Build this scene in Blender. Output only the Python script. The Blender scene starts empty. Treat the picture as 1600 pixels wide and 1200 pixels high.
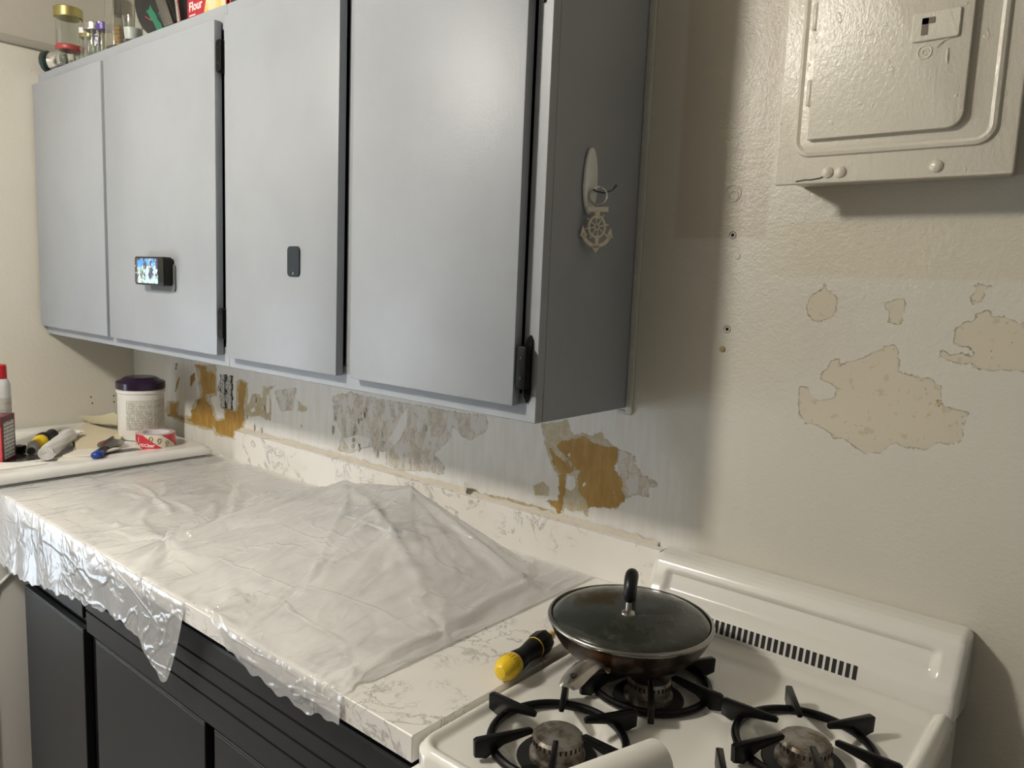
import bpy, bmesh, math, random
import numpy as np
from mathutils import Vector, Matrix
random.seed(4); RNG = np.random.RandomState(7)
S = bpy.context.scene; C = S.collection
PI = math.pi

# ---------------------------------------------------------------- camera, light, exposure
cam = bpy.data.objects.new('camera', bpy.data.cameras.new('camera')); C.objects.link(cam); S.camera = cam
CR, CU, CD = (0.7652,0.6425,0.0407), (-0.1132,0.0721,0.9909), (-0.6337,0.7629,-0.1279)
_m = Matrix([[CR[0],CU[0],-CD[0]],[CR[1],CU[1],-CD[1]],[CR[2],CU[2],-CD[2]]])
cam.rotation_mode = 'QUATERNION'; cam.rotation_quaternion = _m.to_quaternion()
cam.location = (0.7763,-1.2871,1.5006)
cam.data.sensor_width = 36; cam.data.lens = 1205.75/1600*36; cam.data.clip_start = .02
S.view_settings.view_transform = 'Standard'; S.view_settings.look = 'None'
S.view_settings.gamma = 1; S.view_settings.use_curve_mapping = False
S.view_settings.exposure = 0.0
w = bpy.data.worlds.new('world'); S.world = w; w.use_nodes = True
w.node_tree.nodes['Background'].inputs[0].default_value = (.62,.74,1,1)
w.node_tree.nodes['Background'].inputs[1].default_value = 0.25
S.cycles.diffuse_bounces = 6; S.cycles.transparent_max_bounces = 16
def light(name, kind, loc, power, color, size=.1, target=None, sy=None):
    l = bpy.data.lights.new(name, kind); l.energy = power; l.color = color
    if kind == 'AREA':
        l.size = size
        if sy: l.shape = 'RECTANGLE'; l.size_y = sy
    else: l.shadow_soft_size = size
    o = bpy.data.objects.new(name, l); C.objects.link(o); o.location = loc
    if target: o.rotation_euler = (Vector(target)-Vector(loc)).to_track_quat('-Z','Y').to_euler()
    return o
light('ceiling_lamp_light','POINT',(-.94,-1.72,2.40), 96, (1,.945,.86), .10)
light('room_lamp_light','POINT',(1.75,-.62,2.06), 1.9, (.88,.94,1), .12)
light('window_daylight','AREA',(-2.06,-1.50,.80), 15, (.78,.88,1), .9, (-.7,-.75,.90), .7)

# ---------------------------------------------------------------- helpers
MATS = {}
def mat(name, col=(.8,.8,.8), rough=.5, metal=0, bump=None, spec=None, emit=None, trans=0, alpha=1, coat=0, build=None):
    if name in MATS: return MATS[name]
    m = bpy.data.materials.new(name); m.use_nodes = True; nt = m.node_tree
    b = nt.nodes['Principled BSDF']
    b.inputs['Base Color'].default_value = (*col,1); b.inputs['Roughness'].default_value = rough
    b.inputs['Metallic'].default_value = metal
    if spec is not None: b.inputs['Specular IOR Level'].default_value = spec
    if emit: b.inputs['Emission Color'].default_value = (*emit[0],1); b.inputs['Emission Strength'].default_value = emit[1]
    if trans: b.inputs['Transmission Weight'].default_value = trans
    if alpha < 1: b.inputs['Alpha'].default_value = alpha
    if coat: b.inputs['Coat Weight'].default_value = coat; b.inputs['Coat Roughness'].default_value = .15
    n = N(nt)
    if bump:
        sc, st, dist = bump
        nz = n.noise(sc, 4); n.bump(nz, st, dist, b)
    if build: build(n, b)
    MATS[name] = m; return m
class N:
    def __init__(s, nt): s.nt = nt; s.L = nt.links.new; s._c = None
    def new(s, t, **k):
        n = s.nt.nodes.new(t)
        for a, v in k.items(): setattr(n, a, v)
        return n
    def coord(s):
        if not s._c: s._c = s.new('ShaderNodeTexCoord').outputs['Object']
        return s._c
    def mapped(s, scale=(1,1,1), rot=(0,0,0), loc=(0,0,0)):
        m = s.new('ShaderNodeMapping'); s.L(s.coord(), m.inputs[0])
        m.inputs['Scale'].default_value = scale; m.inputs['Rotation'].default_value = rot; m.inputs['Location'].default_value = loc
        return m.outputs[0]
    def noise(s, scale, detail=3, rough=.55, dist=0, vec=None, out=0):
        t = s.new('ShaderNodeTexNoise'); t.inputs['Scale'].default_value = scale; t.inputs['Detail'].default_value = detail
        t.inputs['Roughness'].default_value = rough; t.inputs['Distortion'].default_value = dist
        s.L(vec or s.coord(), t.inputs['Vector']); return t.outputs[out]
    def vor(s, scale, vec=None, feature='F1', out=0, rnd=1):
        t = s.new('ShaderNodeTexVoronoi', feature=feature); t.inputs['Scale'].default_value = scale
        t.inputs['Randomness'].default_value = rnd
        s.L(vec or s.coord(), t.inputs['Vector']); return t.outputs[out]
    def math(s, op, a, b=None, c=None, clamp=False):
        t = s.new('ShaderNodeMath', operation=op, use_clamp=clamp)
        for i, v in enumerate((a,b,c)):
            if v is None: continue
            if isinstance(v,(int,float)): t.inputs[i].default_value = v
            else: s.L(v, t.inputs[i])
        return t.outputs[0]
    def step(s, v, lo, hi):
        t = s.new('ShaderNodeMapRange', interpolation_type='SMOOTHSTEP'); s.L(v, t.inputs['Value'])
        t.inputs['From Min'].default_value = lo; t.inputs['From Max'].default_value = hi; return t.outputs[0]
    def mix(s, f, a, b):
        t = s.new('ShaderNodeMix', data_type='RGBA')
        for i, v in ((0,f),(6,a),(7,b)):
            if isinstance(v,(int,float)): t.inputs[i].default_value = v
            elif isinstance(v, tuple): t.inputs[i].default_value = (*v,1)
            else: s.L(v, t.inputs[i])
        return t.outputs[2]
    def attr(s, name):
        return s.new('ShaderNodeAttribute', attribute_name=name).outputs['Fac']
    def xyz(s, vec=None):
        t = s.new('ShaderNodeSeparateXYZ'); s.L(vec or s.coord(), t.inputs[0]); return t.outputs
    def bump(s, h, st, dist, b, prev=None):
        t = s.new('ShaderNodeBump'); t.inputs['Strength'].default_value = st; t.inputs['Distance'].default_value = dist
        s.L(h, t.inputs['Height'])
        if prev: s.L(prev, t.inputs['Normal'])
        s.L(t.outputs[0], b.inputs['Normal']); return t.outputs[0]

def arr(geo): return np.array(geo[0],float).reshape(-1,3), [tuple(f) for f in geo[1]]
def join(*gs):
    V=[];F=[];o=0
    for g in gs:
        v,f=arr(g); V.append(v); F+= [tuple(i+o for i in q) for q in f]; o+=len(v)
    return np.concatenate(V),F
def xf(geo, loc=(0,0,0), rot=(0,0,0), scale=(1,1,1)):
    v,f=arr(geo); from mathutils import Euler
    R=np.array(Euler(rot).to_matrix()); return (v*np.array(scale))@R.T+np.array(loc), f
def frame(geo, origin, ax, ay, az):
    v,f=arr(geo); A=np.array([ax,ay,az],float); A/=np.linalg.norm(A,axis=1)[:,None]; return v@A+np.array(origin), f
def from_bm(bm):
    bm.verts.index_update(); V=np.array([v.co[:] for v in bm.verts]); F=[tuple(v.index for v in f.verts) for f in bm.faces]; bm.free(); return V,F
def box(x0,x1,y0,y1,z0,z1,bev=0,seg=2):
    bm=bmesh.new(); bmesh.ops.create_cube(bm,size=1)
    for v in bm.verts: v.co=Vector(((x0+x1)/2+v.co.x*(x1-x0),(y0+y1)/2+v.co.y*(y1-y0),(z0+z1)/2+v.co.z*(z1-z0)))
    if bev: bmesh.ops.bevel(bm,geom=bm.edges[:]+bm.verts[:],offset=bev,segments=seg,profile=.5,affect='EDGES')
    return from_bm(bm)
def prism(poly, h0, h1, bev=0, seg=2):      # polygon in xy, extruded along z
    bm=bmesh.new(); vs=[bm.verts.new((x,y,h0)) for x,y in poly]; f=bm.faces.new(vs)
    r=bmesh.ops.extrude_face_region(bm,geom=[f]); 
    for g in r['geom']:
        if isinstance(g,bmesh.types.BMVert): g.co.z=h1
    bmesh.ops.recalc_face_normals(bm,faces=bm.faces[:])
    if bev: bmesh.ops.bevel(bm,geom=[e for e in bm.edges if abs(e.verts[0].co.z-e.verts[1].co.z)<1e-9],offset=bev,segments=seg,profile=.5,affect='EDGES')
    return from_bm(bm)
def to_xz(geo, y=0):                        # xy+h  ->  x, z plane standing on the back wall (h towards the room)
    v,f=arr(geo); return np.stack([v[:,0], y-v[:,2], v[:,1]],1), f
def rrect(x0,x1,y0,y1,r,n=5):
    p=[]
    for cx,cy,a in ((x1-r,y1-r,0),(x0+r,y1-r,90),(x0+r,y0+r,180),(x1-r,y0+r,270)):
        for i in range(n+1):
            t=math.radians(a+90*i/n); p.append((cx+r*math.cos(t),cy+r*math.sin(t)))
    return p
def lathe(prof, seg=32, caps=True):         # prof [(r,z)], around z
    V=[];F=[]
    for r,z in prof:
        for i in range(seg):
            a=2*PI*i/seg; V.append((r*math.cos(a),r*math.sin(a),z))
    for k in range(len(prof)-1):
        for i in range(seg):
            j=(i+1)%seg; F.append((k*seg+i,k*seg+j,(k+1)*seg+j,(k+1)*seg+i))
    if caps:
        F.append(tuple(range(seg))[::-1]); F.append(tuple((len(prof)-1)*seg+i for i in range(seg)))
    return V,F
def tube(pts, r, seg=10, closed=False, caps=True):
    P=np.array(pts,float); n=len(P); rs=np.full(n,r) if np.isscalar(r) else np.array(r)
    T=np.gradient(P,axis=0) if not closed else np.roll(P,-1,0)-np.roll(P,1,0); T/=np.linalg.norm(T,axis=1)[:,None]
    up=np.array([0,0,1.]) if abs(T[0,2])<.9 else np.array([1.,0,0]); V=[];u=None
    for i in range(n):
        if u is None: u=np.cross(T[i],up)
        u=u-T[i]*(u@T[i]); u/=np.linalg.norm(u); v=np.cross(T[i],u)
        for k in range(seg):
            a=2*PI*k/seg; V.append(P[i]+rs[i]*(math.cos(a)*u+math.sin(a)*v))
    F=[]
    for i in range(n if closed else n-1):
        for k in range(seg):
            j=(k+1)%seg; a=i*seg; b=((i+1)%n)*seg; F.append((a+k,a+j,b+j,b+k))
    if not closed and caps: F.append(tuple(range(seg))[::-1]); F.append(tuple((n-1)*seg+k for k in range(seg)))
    return np.array(V),F
def arc(c, r, a0, a1, n, plane='xy'):
    o=[]
    for i in range(n):
        a=math.radians(a0+(a1-a0)*i/(n-1)); p=[r*math.cos(a),r*math.sin(a)]
        o.append({'xy':(c[0]+p[0],c[1]+p[1],c[2]),'xz':(c[0]+p[0],c[1],c[2]+p[1]),'yz':(c[0],c[1]+p[0],c[2]+p[1])}[plane])
    return o
def text_geo(body, size, extrude=.0003, align='LEFT', bold=0):
    c=bpy.data.curves.new('txt','FONT'); c.body=body; c.size=size; c.extrude=extrude; c.align_x=align; c.resolution_u=3
    if bold: c.offset=bold
    o=bpy.data.objects.new('txt',c); C.objects.link(o); bpy.context.view_layer.update()
    m=bpy.data.meshes.new_from_object(o); V=np.array([v.co[:] for v in m.vertices]).reshape(-1,3); F=[tuple(p.vertices) for p in m.polygons]
    bpy.data.objects.remove(o); bpy.data.curves.remove(c); bpy.data.meshes.remove(m); return V,F
ORG = {}
def mesh_obj(name, geo, m, org, angle=35):
    v,f=arr(geo); me=bpy.data.meshes.new(name); me.from_pydata((v-np.array(org)).tolist(),[],f); me.update()
    o=bpy.data.objects.new(name,me); C.objects.link(o)
    if m: me.materials.append(m)
    if angle is not None:
        me.polygons.foreach_set('use_smooth',[True]*len(me.polygons)); me.set_sharp_from_angle(angle=math.radians(angle))
    return o
def part(name, geo, m, root, label=None, angle=35):
    org=ORG[root.name]; o=mesh_obj(name,geo,m,org,angle); o.parent=root; ORG[o.name]=org
    if label: o['label']=label
    return o
def thing(name, label, cat, loc, group=None):
    o=bpy.data.objects.new(name,None); C.objects.link(o); o.location=loc; o.empty_display_size=.02
    o['label']=label; o['category']=cat; ORG[o.name]=np.array(loc,float)
    if group: o['group']=group
    return o
def single(name, geo, m, label, cat, org, group=None, angle=35):
    o=mesh_obj(name,geo,m,org,angle); o.location=org; o['label']=label; o['category']=cat; ORG[o.name]=np.array(org,float)
    if group: o['group']=group
    return o
def struct(name, geo, m, angle=35):
    o=mesh_obj(name,geo,m,(0,0,0),angle); o['kind']='structure'; ORG[o.name]=np.zeros(3); return o

# ---------------------------------------------------------------- materials
def paint_wall(n, b, tint):
    z1=n.noise(70,3,.6); v=n.noise(210,3,.65); lump=n.step(n.noise(30,2,.5),.66,.8)
    h=n.math('ADD',n.math('MULTIPLY',z1,.7),n.math('MULTIPLY',v,.5)); h=n.math('ADD',h,n.math('MULTIPLY',lump,.35))
    n.bump(h,.6,.0018,b)
    big=n.noise(1.7,3,.5)
    col=n.mix(n.step(big,.35,.7),tint,tuple(c*.94 for c in tint))
    sp=n.step(n.vor(38),.035,.02); gate=n.step(n.noise(9,1),.5,.6)
    col=n.mix(n.math('MULTIPLY',n.math('MULTIPLY',sp,gate),.8),col,(.30,.24,.16))
    n.L(col,b.inputs['Base Color'])
CREAM=(.66,.63,.55)
m_wall=mat('cream_wall_paint',rough=.36,build=lambda n,b:paint_wall(n,b,CREAM))
m_ceil=mat('ceiling_paint',rough=.6,build=lambda n,b:paint_wall(n,b,(.52,.485,.40)))
def back_wall(n,b):
    base_n=n.noise(70,3,.6); fine=n.noise(210,3,.65)
    jag=n.noise(70,6,.72); jag2=n.noise(260,4,.7)
    jit=n.math('ADD',n.math('MULTIPLY',n.math('SUBTRACT',jag,.5),.020),n.math('MULTIPLY',n.math('SUBTRACT',jag2,.5),.006))
    streak=n.noise(9,4,.6,.3,n.mapped((6,1,1)))
    def layer(a,k=1,off=0): 
        v=n.math('ADD',n.attr(a),n.math('MULTIPLY',jit,k)); v=n.math('ADD',v,off); return v,n.step(v,-.0004,.0005)
    wv=n.math('ADD',n.attr('white'),n.math('MULTIPLY',n.math('SUBTRACT',n.noise(14,4,.6),.5),.08)); wm=n.step(wv,-.05,.03)
    big=n.noise(1.7,3,.5)
    col=n.mix(n.step(big,.35,.7),CREAM,tuple(c*.94 for c in CREAM))
    col=n.mix(wm,col,n.mix(n.step(streak,.3,.7),(.80,.79,.76),(.74,.72,.665)))
    # old yellowed paint band and the darker rectangle beside the cabinet
    x,y,z=n.xyz()
    def inside(c,lo,hi,e=.002): return n.math('MULTIPLY',n.step(c,lo-e,lo+e),n.step(c,hi+e,hi-e))
    band=n.math('MULTIPLY',inside(z,1.533,1.622,.003),n.step(x,.2,.34))
    col=n.mix(n.math('MULTIPLY',band,.6),col,(.58,.53,.40))
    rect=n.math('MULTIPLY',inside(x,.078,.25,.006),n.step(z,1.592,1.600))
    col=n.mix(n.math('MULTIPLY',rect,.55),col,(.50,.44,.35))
    spk=n.step(n.vor(38),.03,.02); gate=n.step(n.noise(9,1),.48,.6)
    col=n.mix(n.math('MULTIPLY',n.math('MULTIPLY',spk,gate),.8),col,(.30,.22,.12))
    bv,bm_=layer('buff',.9); hv,hm=layer('hole',.5)
    nh=n.math('SUBTRACT',1,hm)
    bm_=n.math('MULTIPLY',bm_,nh)
    spots=n.step(n.noise(60,3,.5),.58,.66); right=n.step(x,.2,.3)
    mott=n.step(n.noise(42,6,.7),.47,.55)
    lw=n.mix(mott,(.60,.54,.43),(.47,.43,.37)); rw=n.mix(n.math('MULTIPLY',spots,.55),(.585,.53,.415),(.44,.375,.245))
    dot=n.step(n.vor(120),.16,.10); gd=n.step(n.noise(22,2),.5,.62)
    rw=n.mix(n.math('MULTIPLY',n.math('MULTIPLY',dot,gd),.8),rw,(.30,.22,.11))
    bcol=n.mix(right,n.mix(n.step(n.noise(20,5,.7,.4,n.mapped((2.2,1,1))),.46,.54),lw,(.66,.64,.60)),rw)
    col=n.mix(bm_,col,bcol)
    tv,tm=layer('tan',1.2); tm=n.math('MULTIPLY',tm,nh)
    tcol=n.mix(n.step(n.noise(40,5,.7),.42,.62),(.50,.42,.25),(.58,.53,.42))
    col=n.mix(tm,col,tcol)
    ov,om=layer('ochre',1.3); om=n.math('MULTIPLY',om,nh)
    flecks=n.step(n.noise(95,3,.6),.68,.72)
    ocol=n.mix(n.step(n.noise(16,4,.6,0,n.mapped((3,1,1))),.35,.7),(.36,.20,.035),(.46,.29,.075))
    ocol=n.mix(flecks,ocol,(.62,.53,.36))
    col=n.mix(om,col,ocol)
    # brown rim of the broken paint
    def rim(v): return n.math('MULTIPLY',n.step(v,-.0016,-.0004),n.step(v,.0012,.0002))
    rr=n.math('MAXIMUM',n.math('MULTIPLY',rim(bv),.8),n.math('MULTIPLY',rim(ov),.35)); rr=n.math('MULTIPLY',rr,n.math('MULTIPLY',nh,n.step(jag,.40,.56)))
    col=n.mix(n.math('MULTIPLY',rr,.8),col,(.22,.16,.08))
    n.L(col,b.inputs['Base Color'])
    peel=n.math('MAXIMUM',n.math('MAXIMUM',bm_,tm),om)
    h=n.math('ADD',n.math('MULTIPLY',base_n,.7),n.math('MULTIPLY',fine,.5))
    h=n.math('MULTIPLY',h,n.math('SUBTRACT',1,n.math('MULTIPLY',n.math('MAXIMUM',peel,wm),.6)))
    h=n.math('SUBTRACT',h,n.math('MULTIPLY',peel,.7)); h=n.math('SUBTRACT',h,n.math('MULTIPLY',om,.3))
    n.bump(h,.6,.0022,b)
    n.L(n.math('ADD',.34,n.math('MULTIPLY',n.math('MAXIMUM',peel,wm),.30)),b.inputs['Roughness'])
m_back=mat('peeling_back_wall',rough=.42,build=back_wall)
def cab_paint(n,b):
    st=n.noise(30,4,.6,0,n.mapped((9,9,.7))); n.bump(n.math('ADD',st,n.math('MULTIPLY',n.noise(180,3),.7)),.22,.0012,b)
    c=n.mix(n.step(n.noise(3,4,.6),.35,.7),(.338,.360,.388),(.308,.329,.355)); n.L(c,b.inputs['Base Color'])
m_cab=mat('grey_cabinet_paint',rough=.43,spec=.36,build=cab_paint)
m_cabin=mat('cabinet_inside_dark',(.012,.012,.012),.9)
m_black_metal=mat('black_hinge_metal',(.003,.003,.0035),.5,spec=.15)
def charcoal(n,b):
    n.bump(n.noise(60,3,.5,0,n.mapped((1,1,8))),.15,.001,b)
    c=n.mix(n.step(n.vor(30),.035,.02),(.012,.0128,.0142),(.07,.07,.07)); n.L(c,b.inputs['Base Color'])
m_char=mat('charcoal_cabinet_paint',rough=.40,spec=.35,build=charcoal)
def marble(n,b):
    v1=n.noise(7,5,.62,1.2); v2=n.noise(15,6,.65,1.6)
    r1=n.math('ABSOLUTE',n.math('SUBTRACT',v1,.5)); r2=n.math('ABSOLUTE',n.math('SUBTRACT',v2,.52))
    a=n.math('MULTIPLY',n.step(r1,.026,.0),n.step(n.noise(5,2),.42,.6)); c2=n.math('MULTIPLY',n.step(r2,.024,.0),n.step(n.noise(8,2),.5,.62))
    k=n.math('MAXIMUM',n.math('MULTIPLY',a,.65),n.math('MULTIPLY',c2,.85))
    base=n.mix(n.step(n.noise(4,3),.35,.7),(.82,.80,.765),(.76,.735,.69))
    n.L(n.mix(k,base,(.30,.285,.27)),b.inputs['Base Color'])
m_marble=mat('marble_laminate',rough=.32,build=marble)
def enamel(n,b):
    s=n.step(n.vor(26),.05,.03); g=n.step(n.noise(7,2),.5,.6)
    s2=n.step(n.noise(55,3,.6),.73,.76)
    c=n.mix(n.math('MULTIPLY',s,g),(.79,.775,.72),(.12,.08,.05)); c=n.mix(n.math('MULTIPLY',s2,.6),c,(.45,.34,.16)); n.L(c,b.inputs['Base Color'])
m_enamel=mat('white_stove_enamel',rough=.16,coat=.5,build=enamel)
m_enamel_clean=mat('white_enamel_clean',(.79,.775,.73),.18,coat=.4)
m_washer=mat('white_washer_enamel',(.78,.77,.74),.28,coat=.3)
m_iron=mat('black_grate_enamel',(.003,.0028,.003),.34,spec=.25,bump=(140,.2,.001))
m_ironw=mat('worn_grate_tips',(.07,.045,.05),.45,bump=(140,.3,.001))
def alum(n,b):
    n.L(n.mix(n.step(n.noise(38,5,.7),.4,.65),(.34,.32,.29),(.13,.10,.07)),b.inputs['Base Color']); n.bump(n.noise(90,3),.3,.001,b)
m_burner=mat('burnt_aluminium',rough=.45,metal=.75,build=alum)
m_chrome=mat('chrome',(.7,.7,.7),.12,1)
m_steel=mat('brushed_steel',(.50,.47,.43),.28,1,bump=(200,.1,.0005))
m_plastic_black=mat('black_plastic',(.005,.005,.005),.35,spec=.35)
m_rubber=mat('black_rubber_grip',(.008,.008,.009),.5,spec=.3,bump=(160,.3,.001))
m_yellow=mat('yellow_plastic',(.80,.55,.02),.28)
m_white_pl=mat('white_plastic',(.74,.73,.70),.4)
m_paper=mat('white_paper',(.78,.765,.72),.7,bump=(120,.3,.001))
m_glass=mat('clear_glass',(.93,.96,.94),.03,trans=1)
m_gold=mat('gold_lid',(.42,.36,.14),.35,.8)
m_black=mat('black_matte',(.01,.01,.01),.6)
m_hole=mat('dark_hole',(.02,.014,.008),.9)

# outlines of the peeled paint on the back wall, metres (x, z)
PEEL = {
 'ochre':[
  [(-1.871,0.994),(-1.842,1.004),(-1.845,1.040),(-1.792,1.046),(-1.801,1.026),(-1.790,1.004),(-1.731,1.000),(-1.693,1.009),(-1.700,1.035),(-1.662,1.048),(-1.654,1.076),(-1.621,1.088),(-1.617,1.118),(-1.638,1.142),(-1.630,1.172),(-1.666,1.191),(-1.594,1.195),(-1.594,1.180),(-1.538,1.175),(-1.539,1.113),(-1.588,1.106),(-1.603,1.097),(-1.596,1.079),(-1.568,1.068),(-1.554,1.040),(-1.533,1.021),(-1.485,1.032),(-1.478,1.069),(-1.412,1.068),(-1.398,1.098),(-1.404,1.147),(-1.385,1.170),(-1.356,1.163),(-1.360,1.127),(-1.373,1.094),(-1.367,1.053),(-1.380,1.026),(-1.415,1.010),(-1.435,0.981),(-1.472,0.983),(-1.527,0.982),(-1.548,1.004),(-1.569,0.990),(-1.605,0.992),(-1.671,0.990),(-1.701,0.997),(-1.802,0.996),(-1.867,0.991)],
  [(-1.800,1.186),(-1.788,1.185),(-1.793,1.163),(-1.803,1.162)],
  [(-1.790,1.125),(-1.774,1.138),(-1.783,1.114),(-1.803,1.084),(-1.814,1.079)],
  [(-1.697,1.154),(-1.667,1.165),(-1.668,1.142),(-1.687,1.125),(-1.698,1.108),(-1.701,1.135)],
  [(-0.125,1.187),(-0.099,1.200),(-0.069,1.190),(-0.013,1.187),(-0.013,1.166),(-0.020,1.150),(-0.012,1.133),(0.002,1.124),(0.000,1.102),(0.011,1.092),(-0.012,1.069),(-0.075,1.055),(-0.080,1.067),(-0.103,1.081),(-0.105,1.106),(-0.102,1.125),(-0.126,1.140),(-0.166,1.171),(-0.144,1.184)],
  [(-0.154,1.102),(-0.143,1.117),(-0.137,1.112),(-0.137,1.080),(-0.140,1.054),(-0.145,1.023),(-0.182,1.044),(-0.151,1.054)],
  [(-0.181,1.159),(-0.149,1.142),(-0.109,1.124),(-0.147,1.110),(-0.167,1.122)],
  [(0.535,1.356),(0.538,1.357),(0.540,1.349),(0.536,1.347)],
  [(0.524,1.348),(0.527,1.349),(0.528,1.344),(0.524,1.344)],
 ],
 'tan':[
  [(-1.357,1.079),(-1.341,1.105),(-1.322,1.136),(-1.279,1.141),(-1.270,1.128),(-1.261,1.167),(-1.243,1.166),(-1.196,1.178),(-1.231,1.157),(-1.219,1.121),(-1.222,1.067),(-1.252,1.067),(-1.279,1.076),(-1.335,1.064),(-1.360,1.068)],
  [(-1.087,1.148),(-1.076,1.143),(-1.062,1.135),(-1.041,1.132),(-1.041,1.119),(-1.068,1.117),(-1.084,1.116)],
  [(-1.070,1.079),(-1.062,1.077),(-1.067,1.067),(-1.075,1.072)],
  [(-0.206,1.209),(-0.135,1.229),(-0.134,1.211),(-0.122,1.197),(-0.100,1.207),(-0.078,1.204),(-0.057,1.216),(-0.034,1.196),(-0.013,1.187),(-0.011,1.166),(-0.020,1.147),(-0.008,1.125),(0.009,1.116),(0.011,1.089),(-0.011,1.066),(-0.039,1.063),(-0.075,1.055),(-0.078,1.035),(-0.093,1.045),(-0.115,1.036),(-0.135,1.042),(-0.142,1.024),(-0.151,1.051),(-0.182,1.044),(-0.187,1.047),(-0.153,1.054),(-0.154,1.102),(-0.171,1.118),(-0.184,1.142),(-0.194,1.166),(-0.201,1.188)],
  [(-0.221,1.073),(-0.193,1.085),(-0.184,1.077),(-0.192,1.062),(-0.215,1.054)],
  [(-0.221,1.069),(-0.197,1.083),(-0.178,1.078),(-0.179,1.056),(-0.217,1.052)],
  [(-1.883,1.002),(-1.865,1.045),(-1.776,1.056),(-1.786,1.008),(-1.670,1.017),(-1.700,1.043),(-1.669,1.070),(-1.639,1.089),(-1.645,1.148),(-1.674,1.194),(-1.531,1.205),(-1.529,1.106),(-1.582,1.092),(-1.554,1.070),(-1.526,1.030),(-1.485,1.039),(-1.491,1.071),(-1.418,1.074),(-1.411,1.167),(-1.385,1.177),(-1.347,1.167),(-1.347,1.125),(-1.354,1.055),(-1.373,1.016),(-1.419,1.002),(-1.432,0.980),(-1.541,0.972),(-1.555,0.988),(-1.605,0.981),(-1.810,0.987)],
  [(-0.405,1.019),(-0.284,1.029),(-0.172,1.027),(-0.172,1.020),(-0.283,1.019),(-0.405,1.013)],
 ],
 'buff':[
  [(-0.927,1.178),(-0.850,1.199),(-0.752,1.195),(-0.652,1.197),(-0.525,1.199),(-0.465,1.198),(-0.364,1.203),(-0.357,1.176),(-0.411,1.140),(-0.443,1.149),(-0.470,1.169),(-0.475,1.134),(-0.501,1.111),(-0.527,1.087),(-0.492,1.064),(-0.498,1.043),(-0.567,1.040),(-0.647,1.025),(-0.700,1.030),(-0.701,1.062),(-0.764,1.067),(-0.846,1.036),(-0.898,1.033),(-0.881,1.080),(-0.917,1.119)],
  [(-1.204,1.162),(-1.093,1.181),(-1.112,1.114),(-1.173,1.106)],
  [(-0.013,1.187),(0.022,1.181),(0.029,1.174),(0.023,1.167),(0.044,1.147),(0.074,1.138),(0.075,1.129),(0.056,1.125),(0.060,1.106),(0.027,1.105),(0.011,1.089),(-0.008,1.113)],
  [(0.329,1.350),(0.345,1.352),(0.350,1.337),(0.360,1.333),(0.388,1.340),(0.389,1.356),(0.379,1.363),(0.363,1.367),(0.362,1.375),(0.370,1.384),(0.376,1.397),(0.389,1.405),(0.389,1.392),(0.400,1.396),(0.401,1.401),(0.427,1.408),(0.439,1.420),(0.449,1.422),(0.451,1.428),(0.465,1.432),(0.473,1.426),(0.477,1.391),(0.503,1.386),(0.524,1.385),(0.536,1.376),(0.541,1.351),(0.546,1.346),(0.576,1.342),(0.575,1.332),(0.571,1.321),(0.573,1.304),(0.565,1.292),(0.542,1.294),(0.528,1.278),(0.509,1.279),(0.495,1.277),(0.484,1.283),(0.477,1.278),(0.466,1.264),(0.439,1.258),(0.422,1.269),(0.403,1.277),(0.391,1.275),(0.387,1.282),(0.364,1.292),(0.344,1.292),(0.335,1.303),(0.330,1.323)],
  [(0.354,1.523),(0.359,1.511),(0.372,1.506),(0.376,1.495),(0.373,1.470),(0.349,1.461),(0.342,1.463),(0.334,1.471),(0.329,1.485),(0.334,1.504),(0.350,1.510)],
  [(0.444,1.495),(0.461,1.499),(0.463,1.503),(0.474,1.505),(0.476,1.489),(0.477,1.471),(0.469,1.465),(0.459,1.467),(0.455,1.475),(0.455,1.483),(0.450,1.487)],
  [(0.565,1.529),(0.576,1.527),(0.594,1.525),(0.585,1.523),(0.578,1.516),(0.576,1.504),(0.566,1.499),(0.563,1.511),(0.567,1.518)],
  [(0.571,1.485),(0.588,1.491),(0.592,1.484),(0.610,1.483),(0.623,1.476),(0.670,1.480),(0.677,1.413),(0.591,1.407),(0.578,1.408),(0.572,1.416),(0.560,1.411),(0.548,1.415),(0.537,1.417),(0.531,1.421),(0.531,1.428),(0.538,1.428),(0.543,1.423),(0.560,1.428),(0.565,1.424),(0.575,1.424),(0.574,1.432),(0.568,1.441),(0.555,1.438),(0.548,1.443),(0.548,1.463),(0.556,1.471),(0.566,1.474),(0.573,1.479)],
 ],
 'hole':[
  [(-0.135,1.112),(-0.116,1.113),(-0.109,1.092),(-0.122,1.080),(-0.136,1.083)],
  [(-0.131,1.161),(-0.126,1.152),(-0.132,1.148),(-0.135,1.155)],
  [(-0.095,1.104),(-0.086,1.105),(-0.087,1.096),(-0.094,1.095)],
  [(-1.332,1.087),(-1.310,1.099),(-1.304,1.086),(-1.329,1.076)],
  [(-1.246,1.145),(-1.228,1.144),(-1.231,1.086),(-1.246,1.090)],
  [(-0.651,1.162),(-0.623,1.191),(-0.628,1.145),(-0.649,1.106),(-0.671,1.082),(-0.694,1.099),(-0.665,1.134)],
  [(-0.881,1.069),(-0.814,1.091),(-0.765,1.088),(-0.772,1.065),(-0.846,1.042)],
 ],
}

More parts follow.
